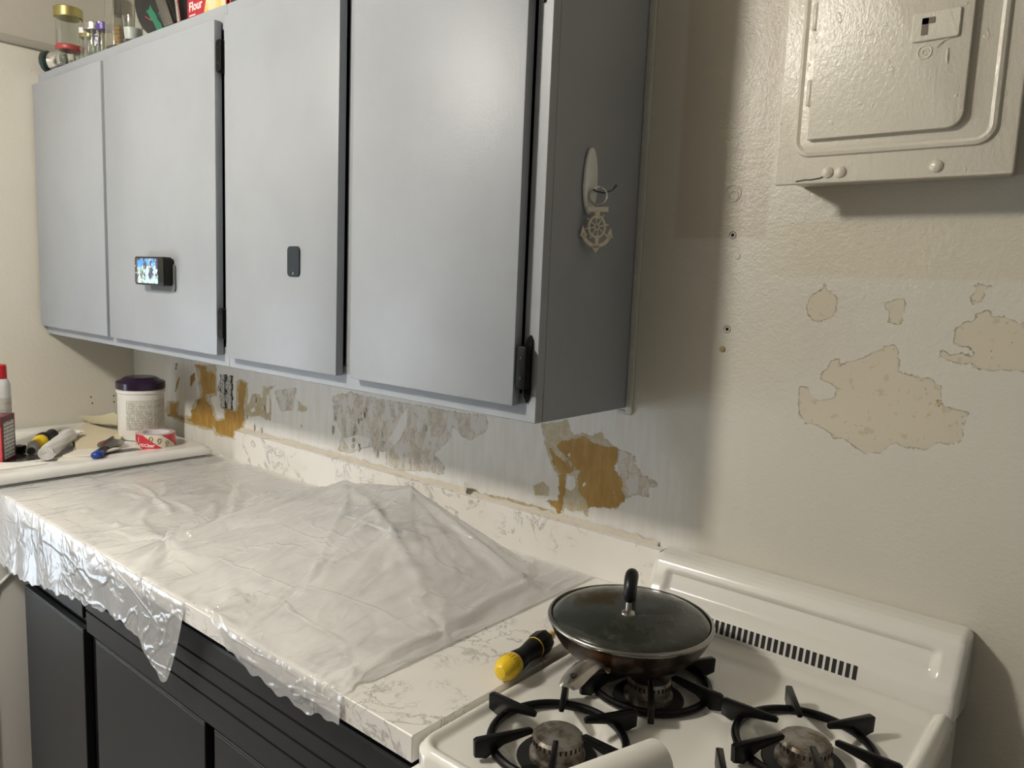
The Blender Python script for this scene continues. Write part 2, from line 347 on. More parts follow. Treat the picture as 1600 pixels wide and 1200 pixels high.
# ---------------------------------------------------------------- the room
XL, XR, YF, ZC = -2.116, 2.05, -2.9, 2.50
def grid_wall():
    xs=np.concatenate([[XL],np.arange(-2.10,1.00,.005),[1.3,1.7,XR]]); zs=np.concatenate([[0,.4,.8],np.arange(.86,1.66,.005),[1.7,1.9,ZC]])
    X,Z=np.meshgrid(xs,zs); V=np.stack([X.ravel(),np.zeros(X.size),Z.ravel()],1); nx=len(xs); nz=len(zs)
    i=np.arange(nx*nz).reshape(nz,nx); F=np.stack([i[:-1,:-1],i[:-1,1:],i[1:,1:],i[1:,:-1]],-1).reshape(-1,4)
    return V,F
def sdf(P, poly):
    a=np.array(poly); b=np.roll(a,-1,0); d=np.full(len(P),1e9); ins=np.zeros(len(P),bool)
    for (p,q) in zip(a,b):
        e=q-p; w_=P-p; t=np.clip((w_@e)/(e@e+1e-12),0,1); d=np.minimum(d,((w_-t[:,None]*e)**2).sum(1))
        c=((p[1]>P[:,1])!=(q[1]>P[:,1])); 
        with np.errstate(all='ignore'): ins^= c&(P[:,0]<(q[0]-p[0])*(P[:,1]-p[1])/(q[1]-p[1]+1e-15)+p[0])
    d=np.sqrt(d); return np.where(ins,d,-d)
V,F=grid_wall(); me=bpy.data.meshes.new('wall_back'); me.from_pydata(V.tolist(),[],F.tolist())
P=V[:,[0,2]]
for k,polys in PEEL.items():
    f=np.full(len(P),-.2)
    for poly in polys:
        a=np.array(poly); lo=a.min(0)-.05; hi=a.max(0)+.05; s=np.where(((P>lo)&(P<hi)).all(1))[0]
        if len(s): f[s]=np.maximum(f[s],np.where(True,sdf(P[s],poly),0))
    at=me.attributes.new(k,'FLOAT','POINT'); at.data.foreach_set('value',f.astype(np.float32))
wz=[(-1.80,1.32),(-1.86,1.12),(-1.85,.80),(.115,.80),(.15,1.06),(.13,1.15),(.05,1.262),(-.02,1.32)]
f=sdf(P,wz); at=me.attributes.new('white','FLOAT','POINT'); at.data.foreach_set('value',f.astype(np.float32))
wb=bpy.data.objects.new('wall_back',me); C.objects.link(wb); wb['kind']='structure'; me.materials.append(m_back); ORG['wall_back']=np.zeros(3)
wy0,wy1,wz0,wz1=-2.05,-1.0,.42,1.25
wl=struct('wall_left',join(box(XL-.1,XL,YF,wy0,0,ZC),box(XL-.1,XL,wy1,0,0,ZC),box(XL-.1,XL,wy0,wy1,0,wz0),box(XL-.1,XL,wy0,wy1,wz1,ZC)),m_wall)
struct('wall_right',box(XR,XR+.1,YF,0,0,ZC),mat('far_wall_paint',(.17,.165,.16),.5))
struct('wall_front',box(XL,XR,YF-.1,YF,0,ZC),mat('far_wall_paint'))
fr=struct('window_1',join(box(XL-.08,XL-.03,wy0,wy1,wz0,wz0+.04),box(XL-.08,XL-.03,wy0,wy1,wz1-.04,wz1),box(XL-.08,XL-.03,wy0,wy0+.04,wz0,wz1),box(XL-.08,XL-.03,wy1-.04,wy1,wz0,wz1),box(XL-.08,XL-.03,wy0,wy1,.82,.85)),m_white_pl)
part('pane',box(XL-.058,XL-.054,wy0+.03,wy1-.03,wz0+.03,wz1-.03),m_glass,fr)
struct('ceiling',box(XL,XR,YF,0,ZC,ZC+.1),m_ceil)
def tiles(n,b):
    t=n.new('ShaderNodeTexChecker'); t.inputs['Scale'].default_value=3.3; t.inputs[1].default_value=(.30,.27,.23,1); t.inputs[2].default_value=(.24,.21,.18,1); n.L(n.coord(),t.inputs[0]); n.L(t.outputs[0],b.inputs['Base Color'])
struct('floor',box(XL,XR,YF,0,-.08,0),mat('floor_vinyl',rough=.4,build=tiles))
part('upper_paint',box(XL,XL+.0015,YF,-.0005,2.217,ZC),mat('greige_upper_paint',(.46,.435,.375),.6,bump=(55,.5,.002)),wl)
struct('trim_1',box(XL,XL+.016,YF,0,2.192,2.217,.004),mat('rail_paint',(.40,.375,.32),.5))
struct('trim_2',join(box(0.0005,.015,-.007,0,1.262,2.118,.002),box(-.02,.012,-.004,0,1.258,1.266,.0015)),mat('old_caulk',(.56,.56,.51),.5,bump=(60,.8,.004)))
struct('baseboard_right',box(XR-.015,XR,YF,0,0,.09,.003),m_white_pl)
# screw holes in the walls
for (y,z) in ((-.154,1.041),(-.150,1.018),(-.075,1.039),(-.075,1.016)):
    part('screw_hole',xf(lathe([(.0028,0),(.0022,.0012),(.0008,.0016)],10),(XL+.0002,y,z),(0,PI/2,0)),m_hole,wl)
for (x,z,r,mm) in ((.191,1.601,.0032,m_hole),(.194,1.438,.0032,m_hole)):
    part('screw_hole',frame(lathe([(r,0),(r*.7,.0012)],10),(x,0,z),(1,0,0),(0,0,1),(0,-1,0)),mm,wb)
    part('hole_ring',frame(join(tube(arc((0,0,.0003),.0062,20,200,12),.0007,5),tube(arc((0,0,.0003),.0062,230,370,10),.0007,5)),(x,0,z),(1,0,0),(0,0,1),(0,-1,0)),mat('ring_stain',(.2,.19,.15),.6),wb)
part('wall_plug',frame(lathe([(.0058,0),(.005,.002),(.002,.0026)],12),(.188,0,1.402),(1,0,0),(0,0,1),(0,-1,0)),mat('tan_plug',(.36,.29,.14),.5),wb)
part('painted_washer',frame(join(tube(arc((0,0,.0003),.0145,0,350,24),.0011,5,closed=True),tube(arc((0.002,-.004,.0003),.008,-60,200,14),.0008,5)),(.186,0,1.672),(1,0,0),(0,0,1),(0,-1,0)),m_wall,wb)
part('painted_washer',frame(lathe([(.006,0),(.0055,.0012),(.003,.0014)],12),(.202,0,1.565),(1,0,0),(0,0,1),(0,-1,0)),m_wall,wb)
# curled paint flakes above the backsplash
def flake(pts,y0,curl):
    V=[];F=[];n=len(pts)
    for k in range(2):
        for (x,z,o) in pts: V.append((x,y0-o*curl-k*.0006,z))
    F=[tuple(range(n)),tuple(n+i for i in range(n))[::-1]]+[(i,(i+1)%n,n+(i+1)%n,n+i) for i in range(n)]
    return V,F
m_flake=mat('paint_flake',(.62,.59,.52),.5)
part('paint_flake',flake([(-.425,1.018,0),(-.412,1.015,.2),(-.403,1.022,.7),(-.392,1.047,1),(-.402,1.048,1),(-.412,1.040,.6),(-.422,1.028,.1)],-.002,.022),m_flake,wb)
for _ in range(26):
    x=random.uniform(-.93,-.52) if _<16 else random.uniform(-1.72,-1.25); z=random.uniform(1.04,1.2) if _<16 else random.uniform(1.02,1.15); s=random.uniform(.003,.008)
    a=random.uniform(0,6.3); pts=[(x+s*math.cos(a+t)*.7,z+s*1.6*math.sin(a+t),random.random()) for t in (0,1.2,2.3,3.4,4.6,5.5)]
    part('paint_flake',flake(pts,-.0005,.005),m_flake,wb)
# loose torn strip along the top of the backsplash
V=[];F=[];n=90
for i in range(n):
    x=-1.38+1.47*i/(n-1); h=.006+.008*abs(math.sin(i*1.7))*random.random(); yy=-.001-.004*random.random()
    V+=[(x,yy-.004,1.0155),(x,yy,1.0155+h)]
F=[(2*i,2*i+2,2*i+3,2*i+1) for i in range(n-1)]
part('torn_paint_strip',(V,F),mat('torn_paint',(.58,.52,.42),.6,bump=(150,.5,.002)),wb)

# ---------------------------------------------------------------- upper cabinets
YD=-.288; ZB,ZT=1.272,2.116
def upper(x0,x1,label,opens):
    t=thing('wall_cabinet',label,'cabinet',(x0,0,ZB))
    cx=[x0]; 
    g=[box(x0,x0+.018,YD+.019,-.001,ZB+.001,ZT),box(x1-.018,x1,YD+.0195,-.001,ZB,ZT,.001,1),box(x0+.018,x1-.018,YD+.019,-.001,ZB,ZB+.018),box(x0+.018,x1-.018,YD+.019,-.001,ZT-.018,ZT)]
    part('carcass',join(*g),m_cab,t)
    part('back_panel',box(x0+.018,x1-.018,-.008,-.002,ZB+.018,ZT-.018),m_cabin,t)
    # face frame: rails top and bottom, stiles between the openings
    zb,zt=ZB+.048,ZT-.055
    g=[box(x0,x1,YD,YD+.019,ZB,zb,.0015,1),box(x0,x1,YD,YD+.019,zt,ZT,.0015,1)]
    xs=[x0]+[v for o in opens for v in o]+[x1]
    for a,b in zip(xs[::2],xs[1::2]): g.append(box(a,b,YD+.0002,YD+.0192,zb-.001,zt+.001,.0008,1))
    part('face_frame',join(*g),m_cab,t)
    return t
cabL=upper(XL+.003,-.9535,'grey painted wall cabinet with the small lit display stuck on its door',[(-2.07,-1.60),(-1.55,-.9695)])
cabR=upper(-.9525,0,'grey painted wall cabinet with the hook on its side, above the sink',[(-.90,-.503),(-.44,-.031)])
def door(root,x0,x1,z0,z1,gap=.002,tilt=0,extra=None):
    g=box(x0,x1,YD-gap-.019,YD-gap,z0,z1,.002,2)
    if tilt:
        v,f=g; v=v.copy(); k=(v[:,0]-x0)/(x1-x0); v[:,1]-=tilt*k; g=(v,f)
    return part('door',g,m_cab,root)
door(cabL,-2.106,-1.592,1.300,2.079)
door(cabL,-1.571,-.973,1.300,2.079,.003)
door(cabR,-.928,-.505,1.300,2.079,.004)
door(cabR,-.462,-.033,1.300,2.079,.003)
def hinge(root,x,zc,fancy=False):
    g=[xf(lathe([(.0055,-.031),(.0062,-.028),(.0062,.028),(.0055,.031)],12),(x,YD-.012,zc)),
       to_xz(prism(rrect(x-.003,x+.019,zc-.036,zc+.036,.006),0,.019,.003,2),YD-.0005)]
    if fancy:
        g+= [to_xz(prism([(x+.002,zc+.03),(x+.007,zc+.048),(x+.013,zc+.054),(x+.018,zc+.046),(x+.018,zc+.03)],0,.003),YD-.0005),
             to_xz(prism([(x+.002,zc-.03),(x+.005,zc-.05),(x+.010,zc-.06),(x+.016,zc-.05),(x+.018,zc-.03)],0,.003),YD-.0005)]
    h=part('hinge',join(*g),m_black_metal,root)
    for dz in (-.017,.017): part('screw',frame(lathe([(.0032,0),(.0026,.0012)],10),(x+.009,YD-.0195,zc+dz),(1,0,0),(0,0,1),(0,-1,0)),m_black,h)
hinge(cabL,-.969,1.998); hinge(cabL,-.969,1.378); hinge(cabR,-.029,1.365,True); hinge(cabR,-.029,2.0,True)

# ---------------------------------------------------------------- small display on the door
t=thing('door_display','small black display with a lit colour picture, stuck on the grey cabinet door','display',(-1.29,YD-.022,1.46))
yb=YD-.022
part('mounting_plate',to_xz(prism(rrect(-1.300,-1.168,1.447,1.515,.008),0,.005),yb),mat('grey_mount',(.13,.135,.14),.45),t)
part('casing',to_xz(prism(rrect(-1.338,-1.176,1.460,1.534,.009),.005,.030,.003,2),yb),m_plastic_black,t)
def screen(n,b):
    x,y,z=n.xyz(); v=n.mapped((26,26,26),(0,0,0),(3.2,0,1.4))
    sky=n.mix(n.step(z,.040,.050),(.36,.62,.66),(.05,.22,.55))
    c=n.mix(n.step(n.noise(1.6,2,.4,.3,v),.47,.52),sky,(.05,.05,.10))
    c=n.mix(n.step(n.noise(2.3,2,.4,.2,n.mapped((30,30,30),(0,0,0),(9,2,5))),.60,.63),c,(.22,.30,.22))
    c=n.mix(n.step(x,-.026,-.032),c,(.05,.03,.03))
    c=n.mix(n.step(n.noise(3.1,2,.4,.2,n.mapped((40,40,40),(0,0,0),(1,2,8))),.66,.68),c,(.8,.88,.9))
    n.L(c,b.inputs['Base Color']); n.L(c,b.inputs['Emission Color']); b.inputs['Emission Strength'].default_value=.85
part('screen',to_xz(prism([(-1.332,1.465),(-1.206,1.465),(-1.206,1.529),(-1.332,1.529)],.030,.0306),yb),mat('lit_screen',rough=.15,build=screen),t)
t=thing('door_plate','dark slate rounded plate stuck on the middle cabinet door','plate',(-.652,YD-.023,1.498))
part('plate',to_xz(prism(rrect(-.674,-.630,1.498,1.562,.009),0,.003,.0008,1),YD-.023),mat('slate_plate',(.022,.029,.037),.5,spec=.2),t)
part('mark',to_xz(prism([(-.6535,1.503),(-.6505,1.503),(-.6520,1.508)],.003,.0033),YD-.023),m_white_pl,t)

# ---------------------------------------------------------------- hook and anchor on the cabinet side
t=thing('adhesive_hook','white adhesive hook with a wire end on the side of the grey cabinet','hook',(.0005,-.165,1.63))
def on_side(g): v,f=arr(g); return np.stack([.0005+v[:,2], v[:,0], v[:,1]],1),[q for q in f]
el=[(-.170+.0205*math.cos(a)*(1 if math.sin(a)<0 else .92),1.681+.056*math.sin(a)) for a in np.linspace(0,2*PI,33)[:-1]]
part('hook_body',on_side(prism(el,0,.007,.0032,3)),mat('white_gloss_plastic',(.84,.84,.82),.12,coat=.5),t)
part('hook_wire',tube([(.006,-.166,1.668),(.014,-.164,1.664),(.022,-.153,1.662),(.030,-.140,1.668),(.034,-.134,1.677)],[.0016,.0016,.0015,.0014,.0022],8),mat('dull_wire',(.12,.12,.12),.35,.8),t)
t=thing('anchor_keyring','cream metal anchor and ship wheel trinket hanging from the white hook','keyring',(.016,-.16,1.59))
def hang(g):
    v,f=arr(g); c,s_=math.cos(.62),math.sin(.62); k=1.08; return np.stack([.018+k*(v[:,2]*c+v[:,0]*s_), -.166+k*(v[:,0]*c-v[:,2]*s_), 1.643+k*v[:,1]],1),f
part('split_ring',hang(join(tube(arc((0,.012,0),.0145,0,345,26),.0013,7,closed=True),tube(arc((0,.012,.0022),.0145,0,345,26),.0011,7,closed=True))),m_chrome,t)
m_anch=mat('cream_cast_metal',(.74,.68,.53),.35,.15)
def bar(p,q,w,h=.004): 
    p=np.array(p);q=np.array(q);d=(q-p)/np.linalg.norm(q-p);nn=np.array([-d[1],d[0]])*w/2
    return prism([tuple(p-nn),tuple(q-nn),tuple(q+nn),tuple(p+nn)],0,h,.0008,1)
an=[bar((-.018,-.010),(.018,-.008),.008),bar((0,-.010),(0,-.024),.008),bar((.001,-.048),(.001,-.070),.006)]
for s in (-1,1):
    pts=[(s*.0225,-.046),(s*.020,-.055),(s*.013,-.062),(0,-.068)]
    for a,b in zip(pts,pts[1:]): an.append(bar(a,b,.0062))
    an.append(prism([(s*.0275,-.052),(s*.0235,-.036),(s*.0155,-.051)][::s],0,.004))
an.append(prism([(-.008,-.066),(.008,-.066),(0,-.077)][::-1],0,.004))
part('anchor',hang(join(*an)),m_anch,t)
wh=[tube([(.0135*math.cos(a)+0,-.036+.0165*math.sin(a),.003) for a in np.linspace(0,2*PI,29)[:-1]],.0021,6,closed=True),tube([(.004*math.cos(a),-.036+.0045*math.sin(a),.003) for a in np.linspace(0,2*PI,13)[:-1]],.0012,5,closed=True)]
for k in range(8):
    a=2*PI*k/8+.2; wh.append(tube([(.004*math.cos(a),-.036+.004*math.sin(a),.003),(.0195*math.cos(a),-.036+.0225*math.sin(a),.003)],[.001,.0013],6))
part('ship_wheel',hang(join(*wh)),m_anch,t)

# ---------------------------------------------------------------- electric panel
def panel_paint(n,b):
    h=n.math('ADD',n.noise(170,3,.65,.3,n.mapped((1,1,.6))),n.math('MULTIPLY',n.step(n.noise(75,2,.5),.68,.76),.55)); n.bump(h,.6,.0015,b)
    n.L(n.mix(n.step(n.noise(40,3),.72,.75),(.66,.62,.52),(.5,.45,.35)),b.inputs['Base Color'])
m_panel=mat('painted_metal_panel',rough=.30,build=panel_paint)
t=thing('electric_panel','cream painted electric breaker panel mounted on the wall','electric panel',(.45,0,1.67))
part('box_body',box(.304,.598,-.088,-.0005,1.676,2.155,.003),m_panel,t)
part('cover',to_xz(prism(rrect(.296,.610,1.668,2.16,.004),.088,.098,.003,2)),m_panel,t)
pts=[(x,-.098,z) for x,z in rrect(.328,.582,1.712,2.13,.02,6)]
part('raised_frame',join(tube(pts,.006,8,closed=True),to_xz(prism(rrect(.328,.582,1.712,2.13,.02,6),.096,.102,.003,2))),m_panel,t)
d=part('door',to_xz(prism([(.346,1.730)]+[(.528+.02*math.cos(a)+.0,1.750+.02*math.sin(a)) for a in np.linspace(-PI/2,0,7)]+[(.548,2.11),(.346,2.11)],.103,.112,.002,2)),m_panel,t)
part('latch_plate',to_xz(prism(rrect(.476,.534,1.845,1.882,.003),.112,.1155,.0012,1)),m_panel,d)
part('latch_slot',to_xz(join(prism(rrect(.488,.496,1.852,1.874,.001),.1155,.1159),prism(rrect(.488,.504,1.866,1.874,.001),.1155,.1159))),mat('latch_slot_metal',(.16,.13,.10),.5),d)  # dark slot of the latch, a thin brown piece on the plate
part('seal_disc',frame(join(tube(arc((0,0,0),.0085,0,350,18),.0012,6,closed=True),tube(arc((.001,0,0),.004,0,300,10),.001,5)),(.494,-.112,1.831),(1,0,0),(0,0,1),(0,-1,0)),m_panel,d)
part('paint_run',tube([(.522,-.112,1.832),(.522,-.1125,1.82),(.523,-.112,1.812)],[.0012,.0018,.001],6),m_panel,d)
part('paint_run',tube([(.508,-.112,1.835),(.515,-.1125,1.842),(.524,-.112,1.845)],[.0012,.0014,.001],6),m_panel,d)
for z in (1.798,1.905): part('hinge',xf(lathe([(.0042,-.018),(.005,-.016),(.005,.016),(.0042,.018)],10),(.343,-.106,z)),m_panel,t)
for x,z in ((.376,1.683),(.394,1.6825),(.520,1.683)):
    g=lathe([(.0085,0),(.008,.002),(.005,.004),(.0015,.0048)],14)
    sc=part('screw',frame(g,(x,-.098,z),(1,0,0),(0,0,1),(0,-1,0)),m_panel,t)
part('cracked_seam',tube([(.33,-.099,1.6722),(.345,-.0992,1.674),(.352,-.099,1.6735),(.365,-.0992,1.6752),(.37,-.099,1.677)],.0007,5),m_hole,t)

# ---------------------------------------------------------------- power outlet without its cover
t=thing('power_outlet','bare double duplex power outlet without cover plate, in the peeling wall','outlet',(-1.47,0,1.125))
rag=[]
for i in range(40):
    a=2*PI*i/40; c,s=math.cos(a),math.sin(a); k=1/max(abs(c)/.0375,abs(s)/.054)
    k*=1+random.uniform(-.10,.07); rag.append((-1.470+c*k,1.125+s*k))
part('box_opening',to_xz(prism(rag,.0001,.0008)),mat('outlet_gap',(.03,.026,.02),.8,build=lambda n,b:n.L(n.mix(n.step(n.noise(120,3,.6),.53,.58),(.02,.017,.013),(.30,.28,.24)),b.inputs['Base Color'])),t)
m_out=mat('outlet_grey',(.50,.49,.46),.45)
for cx in (-1.490,-1.452):
    st=part('strap',to_xz(prism(rrect(cx-.010,cx+.010,1.072,1.178,.003),.0008,.0022)),m_out,t)
    for cz in (1.147,1.105):
        fc=part('receptacle',to_xz(prism([(cx+.0165*math.cos(a),cz+max(-.0145,min(.0145,.0185*math.sin(a)))) for a in np.linspace(0,2*PI,25)[:-1]],.001,.006,.001,1)),m_out,t)
        part('slot',to_xz(join(box(cx-.0068,cx-.0052,cz-.001,cz+.007,.006,.0063),box(cx+.0052,cx+.0068,cz-.002,cz+.006,.006,.0063),prism([(cx+.0022*math.cos(a),cz-.008+.0024*math.sin(a)) for a in np.linspace(0,2*PI,9)[:-1]],.006,.0063))),m_hole,fc)

# ---------------------------------------------------------------- base cabinet
t=thing('base_cabinet','charcoal painted base cabinet with flat doors under the marble countertop','cabinet',(-.64,-.3,0))
part('carcass',join(box(-1.384,-1.366,-.58,-.01,.09,.884),box(.086,.104,-.58,-.01,.09,.884),box(-1.366,.086,-.58,-.01,.09,.108),box(-1.366,.086,-.02,-.01,.108,.884)),m_char,t)
part('toe_kick',box(-1.384,.104,-.53,-.515,0,.09),m_char,t)
part('face_frame',join(box(-1.384,.104,-.60,-.58,.84,.884),box(-1.384,.104,-.60,-.58,.67,.715),box(-1.384,.104,-.60,-.58,.09,.13),*[box(a,b,-.60,-.58,.13,.84) for a,b in ((-1.384,-1.345),(-1.02,-.925),(-.485,-.42),(.06,.104))]),m_char,t)
m_charp=m_char
def bdoor(x0,x1,z0,z1,name='door'):
    return part(name,box(x0,x1,-.621,-.602,z0,z1,.0015,1),m_char,t)
for x0,x1 in ((-1.366,-1.004),(-.938,-.469),(-.436,.05)):
    d=bdoor(x0,x1,.105,.684)
    part('finger_rail',box(x0+.0,x1-.0,-.6215,-.606,.6845,.690,.001,1),m_black,d)
    for xx in (x0+.07,x1-.07): part('catch',box(xx-.012,xx+.012,-.600,-.596,.694,.700,.0005,1),m_steel,d)
bdoor(-1.366,-1.004,.716,.862,'drawer_front')
# long false front with routed grooves
prof=[(-.602,.690),(-.620,.692)]
for gz in (.742,.775,.808): prof+=[(-.621,gz-.0025),(-.6165,gz-.0015),(-.6165,gz+.0015),(-.621,gz+.0025)]
prof+=[(-.621,.846),(-.618,.850),(-.602,.850)]
V=[];n=len(prof)
for x in (-.985,.098):
    for y,z in prof: V.append((x,y,z))
F=[(i,(i+1)%n,n+(i+1)%n,n+i) for i in range(n)]+[tuple(range(n))[::-1],tuple(n+i for i in range(n))]
part('grooved_front',(V,F),m_char,t,'charcoal board with long horizontal grooves')
# ---------------------------------------------------------------- countertop
t=thing('countertop','white marble-patterned laminate countertop with backsplash between washer and stove','countertop',(-.64,-.3,.886))
def slab(bev): return box(-1.386,.106,-.650,-.002,.886,.924,.0015,1)
part('slab',slab(0),m_marble,t)
part('backsplash',box(-1.386,.106,-.0245,-.001,.924,1.0155,.0012,1),m_marble,t)
part('splash_end',box(.106,.112,-.022,-.001,.930,1.014,.001,1),m_hole,t)

# ---------------------------------------------------------------- washer
t=thing('washing_machine','white top-loading washer in the corner, cluttered with tools and papers','washer',(-1.79,-.4,0))
part('body',box(-2.102,-1.482,-.73,-.055,.02,.928,.012,3),m_washer,t)
V=[];nx,ny=70,76
X=np.linspace(-2.106,-1.477,nx); Y=np.linspace(-.735,-.048,ny)
def ss(a,b,x): k=np.clip((x-a)/(b-a),0,1); return k*k*(3-2*k)
XX,YY=np.meshgrid(X,Y); dx=np.minimum(XX+2.106,-1.477-XX); dy=np.minimum(YY+.735,-.048-YY); r=.03
q=np.minimum(np.minimum(dx,dy),r); qq=np.where((dx<r)&(dy<r),r-np.sqrt(np.clip((r-dx)**2+(r-dy)**2,0,r*r)),q)
edge=np.sqrt(np.clip(1-(1-np.clip(qq/.012,0,1))**2,0,1))
Z=.944+.012*edge; dl=np.minimum(dx-.075,dy-.05); Z-=.006*ss(0,.014,dl)
i=np.arange(nx*ny).reshape(ny,nx)
F=np.stack([i[:-1,:-1],i[:-1,1:],i[1:,1:],i[1:,:-1]],-1).reshape(-1,4).tolist()
rimi=list(i[0,:])+list(i[1:,-1])+list(i[-1,-2::-1])+list(i[-2:0:-1,0])
V=np.stack([XX.ravel(),YY.ravel(),Z.ravel()],1); n0=len(V); sk=V[rimi].copy(); sk[:,2]=.930; V=np.concatenate([V,sk]); m_=len(rimi)
F+=[(rimi[(k+1)%m_],rimi[k],n0+k,n0+(k+1)%m_) for k in range(m_)]
part('top_deck',(V,F),m_washer,t,angle=60)
part('lid_bead',tube([(x,y,.9535) for x,y in rrect(-2.05,-1.60,-.66,-.10,.06,8)],.0035,8,closed=True),m_washer,t)
part('side_bead',tube([(-1.4815,-.665,.10),(-1.4815,-.665,.60),(-1.4815,-.648,.66),(-1.4815,-.60,.70),(-1.4815,-.30,.71),(-1.4815,-.15,.69),(-1.4815,-.11,.62),(-1.4815,-.11,.10)],.005,8),m_washer,t)
for sx in (-2.06,-1.53):
    for sy in (-.69,-.1): part('foot',xf(lathe([(.02,0),(.02,.015),(.01,.022)],12),(sx,sy,0)),m_black,t)
WZ=.9505   # washer top surface in the recess

# ---------------------------------------------------------------- stove
t=thing('gas_stove','white enamel four-burner gas stove with slotted back guard, right of the counter','stove',(.364,-.34,0))
SX0,SX1,SY0,SY1=.1135,.617,-.665,-.105
part('body',box(SX0+.003,SX1-.004,-.64,-.03,.06,.893,.004,1),m_enamel_clean,t)
part('oven_door',box(SX0+.01,SX1-.01,-.675,-.642,.18,.78,.006,2),m_enamel_clean,t)
part('door_handle',join(tube([(SX0+.06,-.71,.745),(SX1-.06,-.71,.745)],.009,10),box(SX0+.07,SX0+.085,-.71,-.676,.738,.752),box(SX1-.085,SX1-.07,-.71,-.676,.738,.752)),m_chrome,t)
part('control_panel',box(SX0+.004,SX1-.004,-.672,-.64,.795,.895,.006,2),m_enamel_clean,t)
for k in range(4): part('knob',frame(lathe([(.02,0),(.019,.012),(.012,.02),(.011,.024)],18),(SX0+.08+.115*k,-.672,.845),(1,0,0),(0,0,1),(0,-1,0)),m_plastic_black,t)
for sx in (SX0+.04,SX1-.04):
    for sy in (-.6,-.08): part('foot',xf(lathe([(.015,0),(.015,.06)],10),(sx,sy,0)),m_black,t)
BUR=[('front left',.248,-.530),('back left',.258,-.318),('back right',.487,-.318),('front right',.480,-.530)]
nx,ny=170,190; X=np.linspace(SX0,SX1,nx); Y=np.linspace(SY0,SY1,ny)
XX,YY=np.meshgrid(X,Y); dx=np.minimum(XX-SX0,SX1-XX); dyf=YY-Y[0]; dy=np.minimum(dyf,1)
r=.036; qq=np.minimum(dx,dy); cm=(dx<r)&(dy<r); qq=np.where(cm,r-np.sqrt((r-dx)**2+(r-dy)**2),qq); 
Z=.9275-.010*(1-ss(-.002,.010,qq))-.0085*ss(.012,.024,qq)
Z=Z+.006*ss(-.145,-.105,YY)*ss(.012,.03,qq)
inside=qq>-.001
for _,bx,by in BUR:
    rr=np.hypot(XX-bx,YY-by); Z-= .0165*(1-ss(.055,.082,rr)); Z+=.0025*np.exp(-((rr-.086)/.004)**2)
    lob=np.cos(6*np.arctan2(YY-by,XX-bx)); Z+= .006*np.exp(-((rr-.066)/.010)**2)*np.clip(lob,0,1)
V=np.stack([XX.ravel(),YY.ravel(),Z.ravel()],1)
# pull the outline corners round
V2=V.copy(); bad=(~inside).ravel()
cxs=np.where(XX<.36,SX0+r,SX1-r).ravel(); cys=np.full(cxs.shape,Y[0]+r); vec=V[:,:2]-np.stack([cxs,cys],1); ln=np.linalg.norm(vec,axis=1)+1e-9
k=bad; V[k,0]=cxs[k]+vec[k,0]/ln[k]*r; V[k,1]=cys[k]+vec[k,1]/ln[k]*r; V[k,2]=.9175
i=np.arange(nx*ny).reshape(ny,nx); F=np.stack([i[:-1,:-1],i[:-1,1:],i[1:,1:],i[1:,:-1]],-1).reshape(-1,4).tolist()
rimi=list(i[0,:])+list(i[1:,-1])+list(i[-1,-2::-1])+list(i[-2:0:-1,0]); n0=len(V); sk=V[rimi].copy(); sk[:,2]=.885; V=np.concatenate([V,sk]); m_=len(rimi)
F+=[(rimi[(k+1)%m_],rimi[k],n0+k,n0+(k+1)%m_) for k in range(m_)]
part('cooktop',(V,F),m_enamel,t,angle=50)
# back guard : profile (y, z) from the cooktop up and over
pr=[(-.104,.918),(-.102,.930),(-.097,.952),(-.092,.9575),(-.087,.962),(-.080,.974),(-.073,.990),(-.066,1.004),(-.0615,1.013),(-.056,1.0195),(-.047,1.023),(-.030,1.0245),(-.006,1.0245),(-.003,1.020),(-.003,.905)]
pr2=[];
for a,b in zip(pr,pr[1:]):
    for s in range(4): pr2.append((a[0]+(b[0]-a[0])*s/4,a[1]+(b[1]-a[1])*s/4))
pr2.append(pr[-1]); pr2=np.array(pr2)
us=np.concatenate([np.linspace(0,.012,7),np.linspace(.015,.10,24),np.linspace(.11,.40,30),np.linspace(.405,.4915,24),np.linspace(.4945,.5065,7)])
V=[]; WID=.5065
for u in us:
    e=min(u,WID-u); c=1-math.sqrt(max(0,1-(1-min(e/.012,1))**2))    # rounded ends
    for j,(y,z) in enumerate(pr2):
        s=0
        if j<len(pr2)*.75:
            zz=(z-.962)/(1.004-.962)
            s=float(ss(.03,.042,np.array(e)))*float(ss(0,.22,np.array(zz)))*float(ss(1.0,.80,np.array(zz)))
        dc=np.array([-.03,.96])-np.array([y,z]); y2=y+dc[0]*c*.14; z2=z-(c*.012 if z>.95 else 0)
        V.append((.1125+u,y2+s*.0075,z2-s*.002))
nu,nv=len(us),len(pr2); i=np.arange(nu*nv).reshape(nu,nv)
F=np.stack([i[:-1,:-1],i[1:,:-1],i[1:,1:],i[:-1,1:]],-1).reshape(-1,4).tolist()+[tuple(i[0,:].tolist()),tuple(i[-1,::-1].tolist())]
bg=part('back_guard',(V,F),m_enamel_clean,t,angle=45)
for k in range(26):
    x=.2270+k*.01015; a=np.array([x,-.1015,.9315]); up=np.array([0,.0048,.0205])
    g=([a,a+(.0062,0,0),a+(.0062,0,0)+up,a+up]); off=np.array([0,-.0006,0]); g=[p+off for p in g]+[p-off*4 for p in g]
    part('vent_slot',(g,[(0,1,2,3),(7,6,5,4),(0,4,5,1),(1,5,6,2),(2,6,7,3),(3,7,4,0)]),m_black,bg,angle=None)
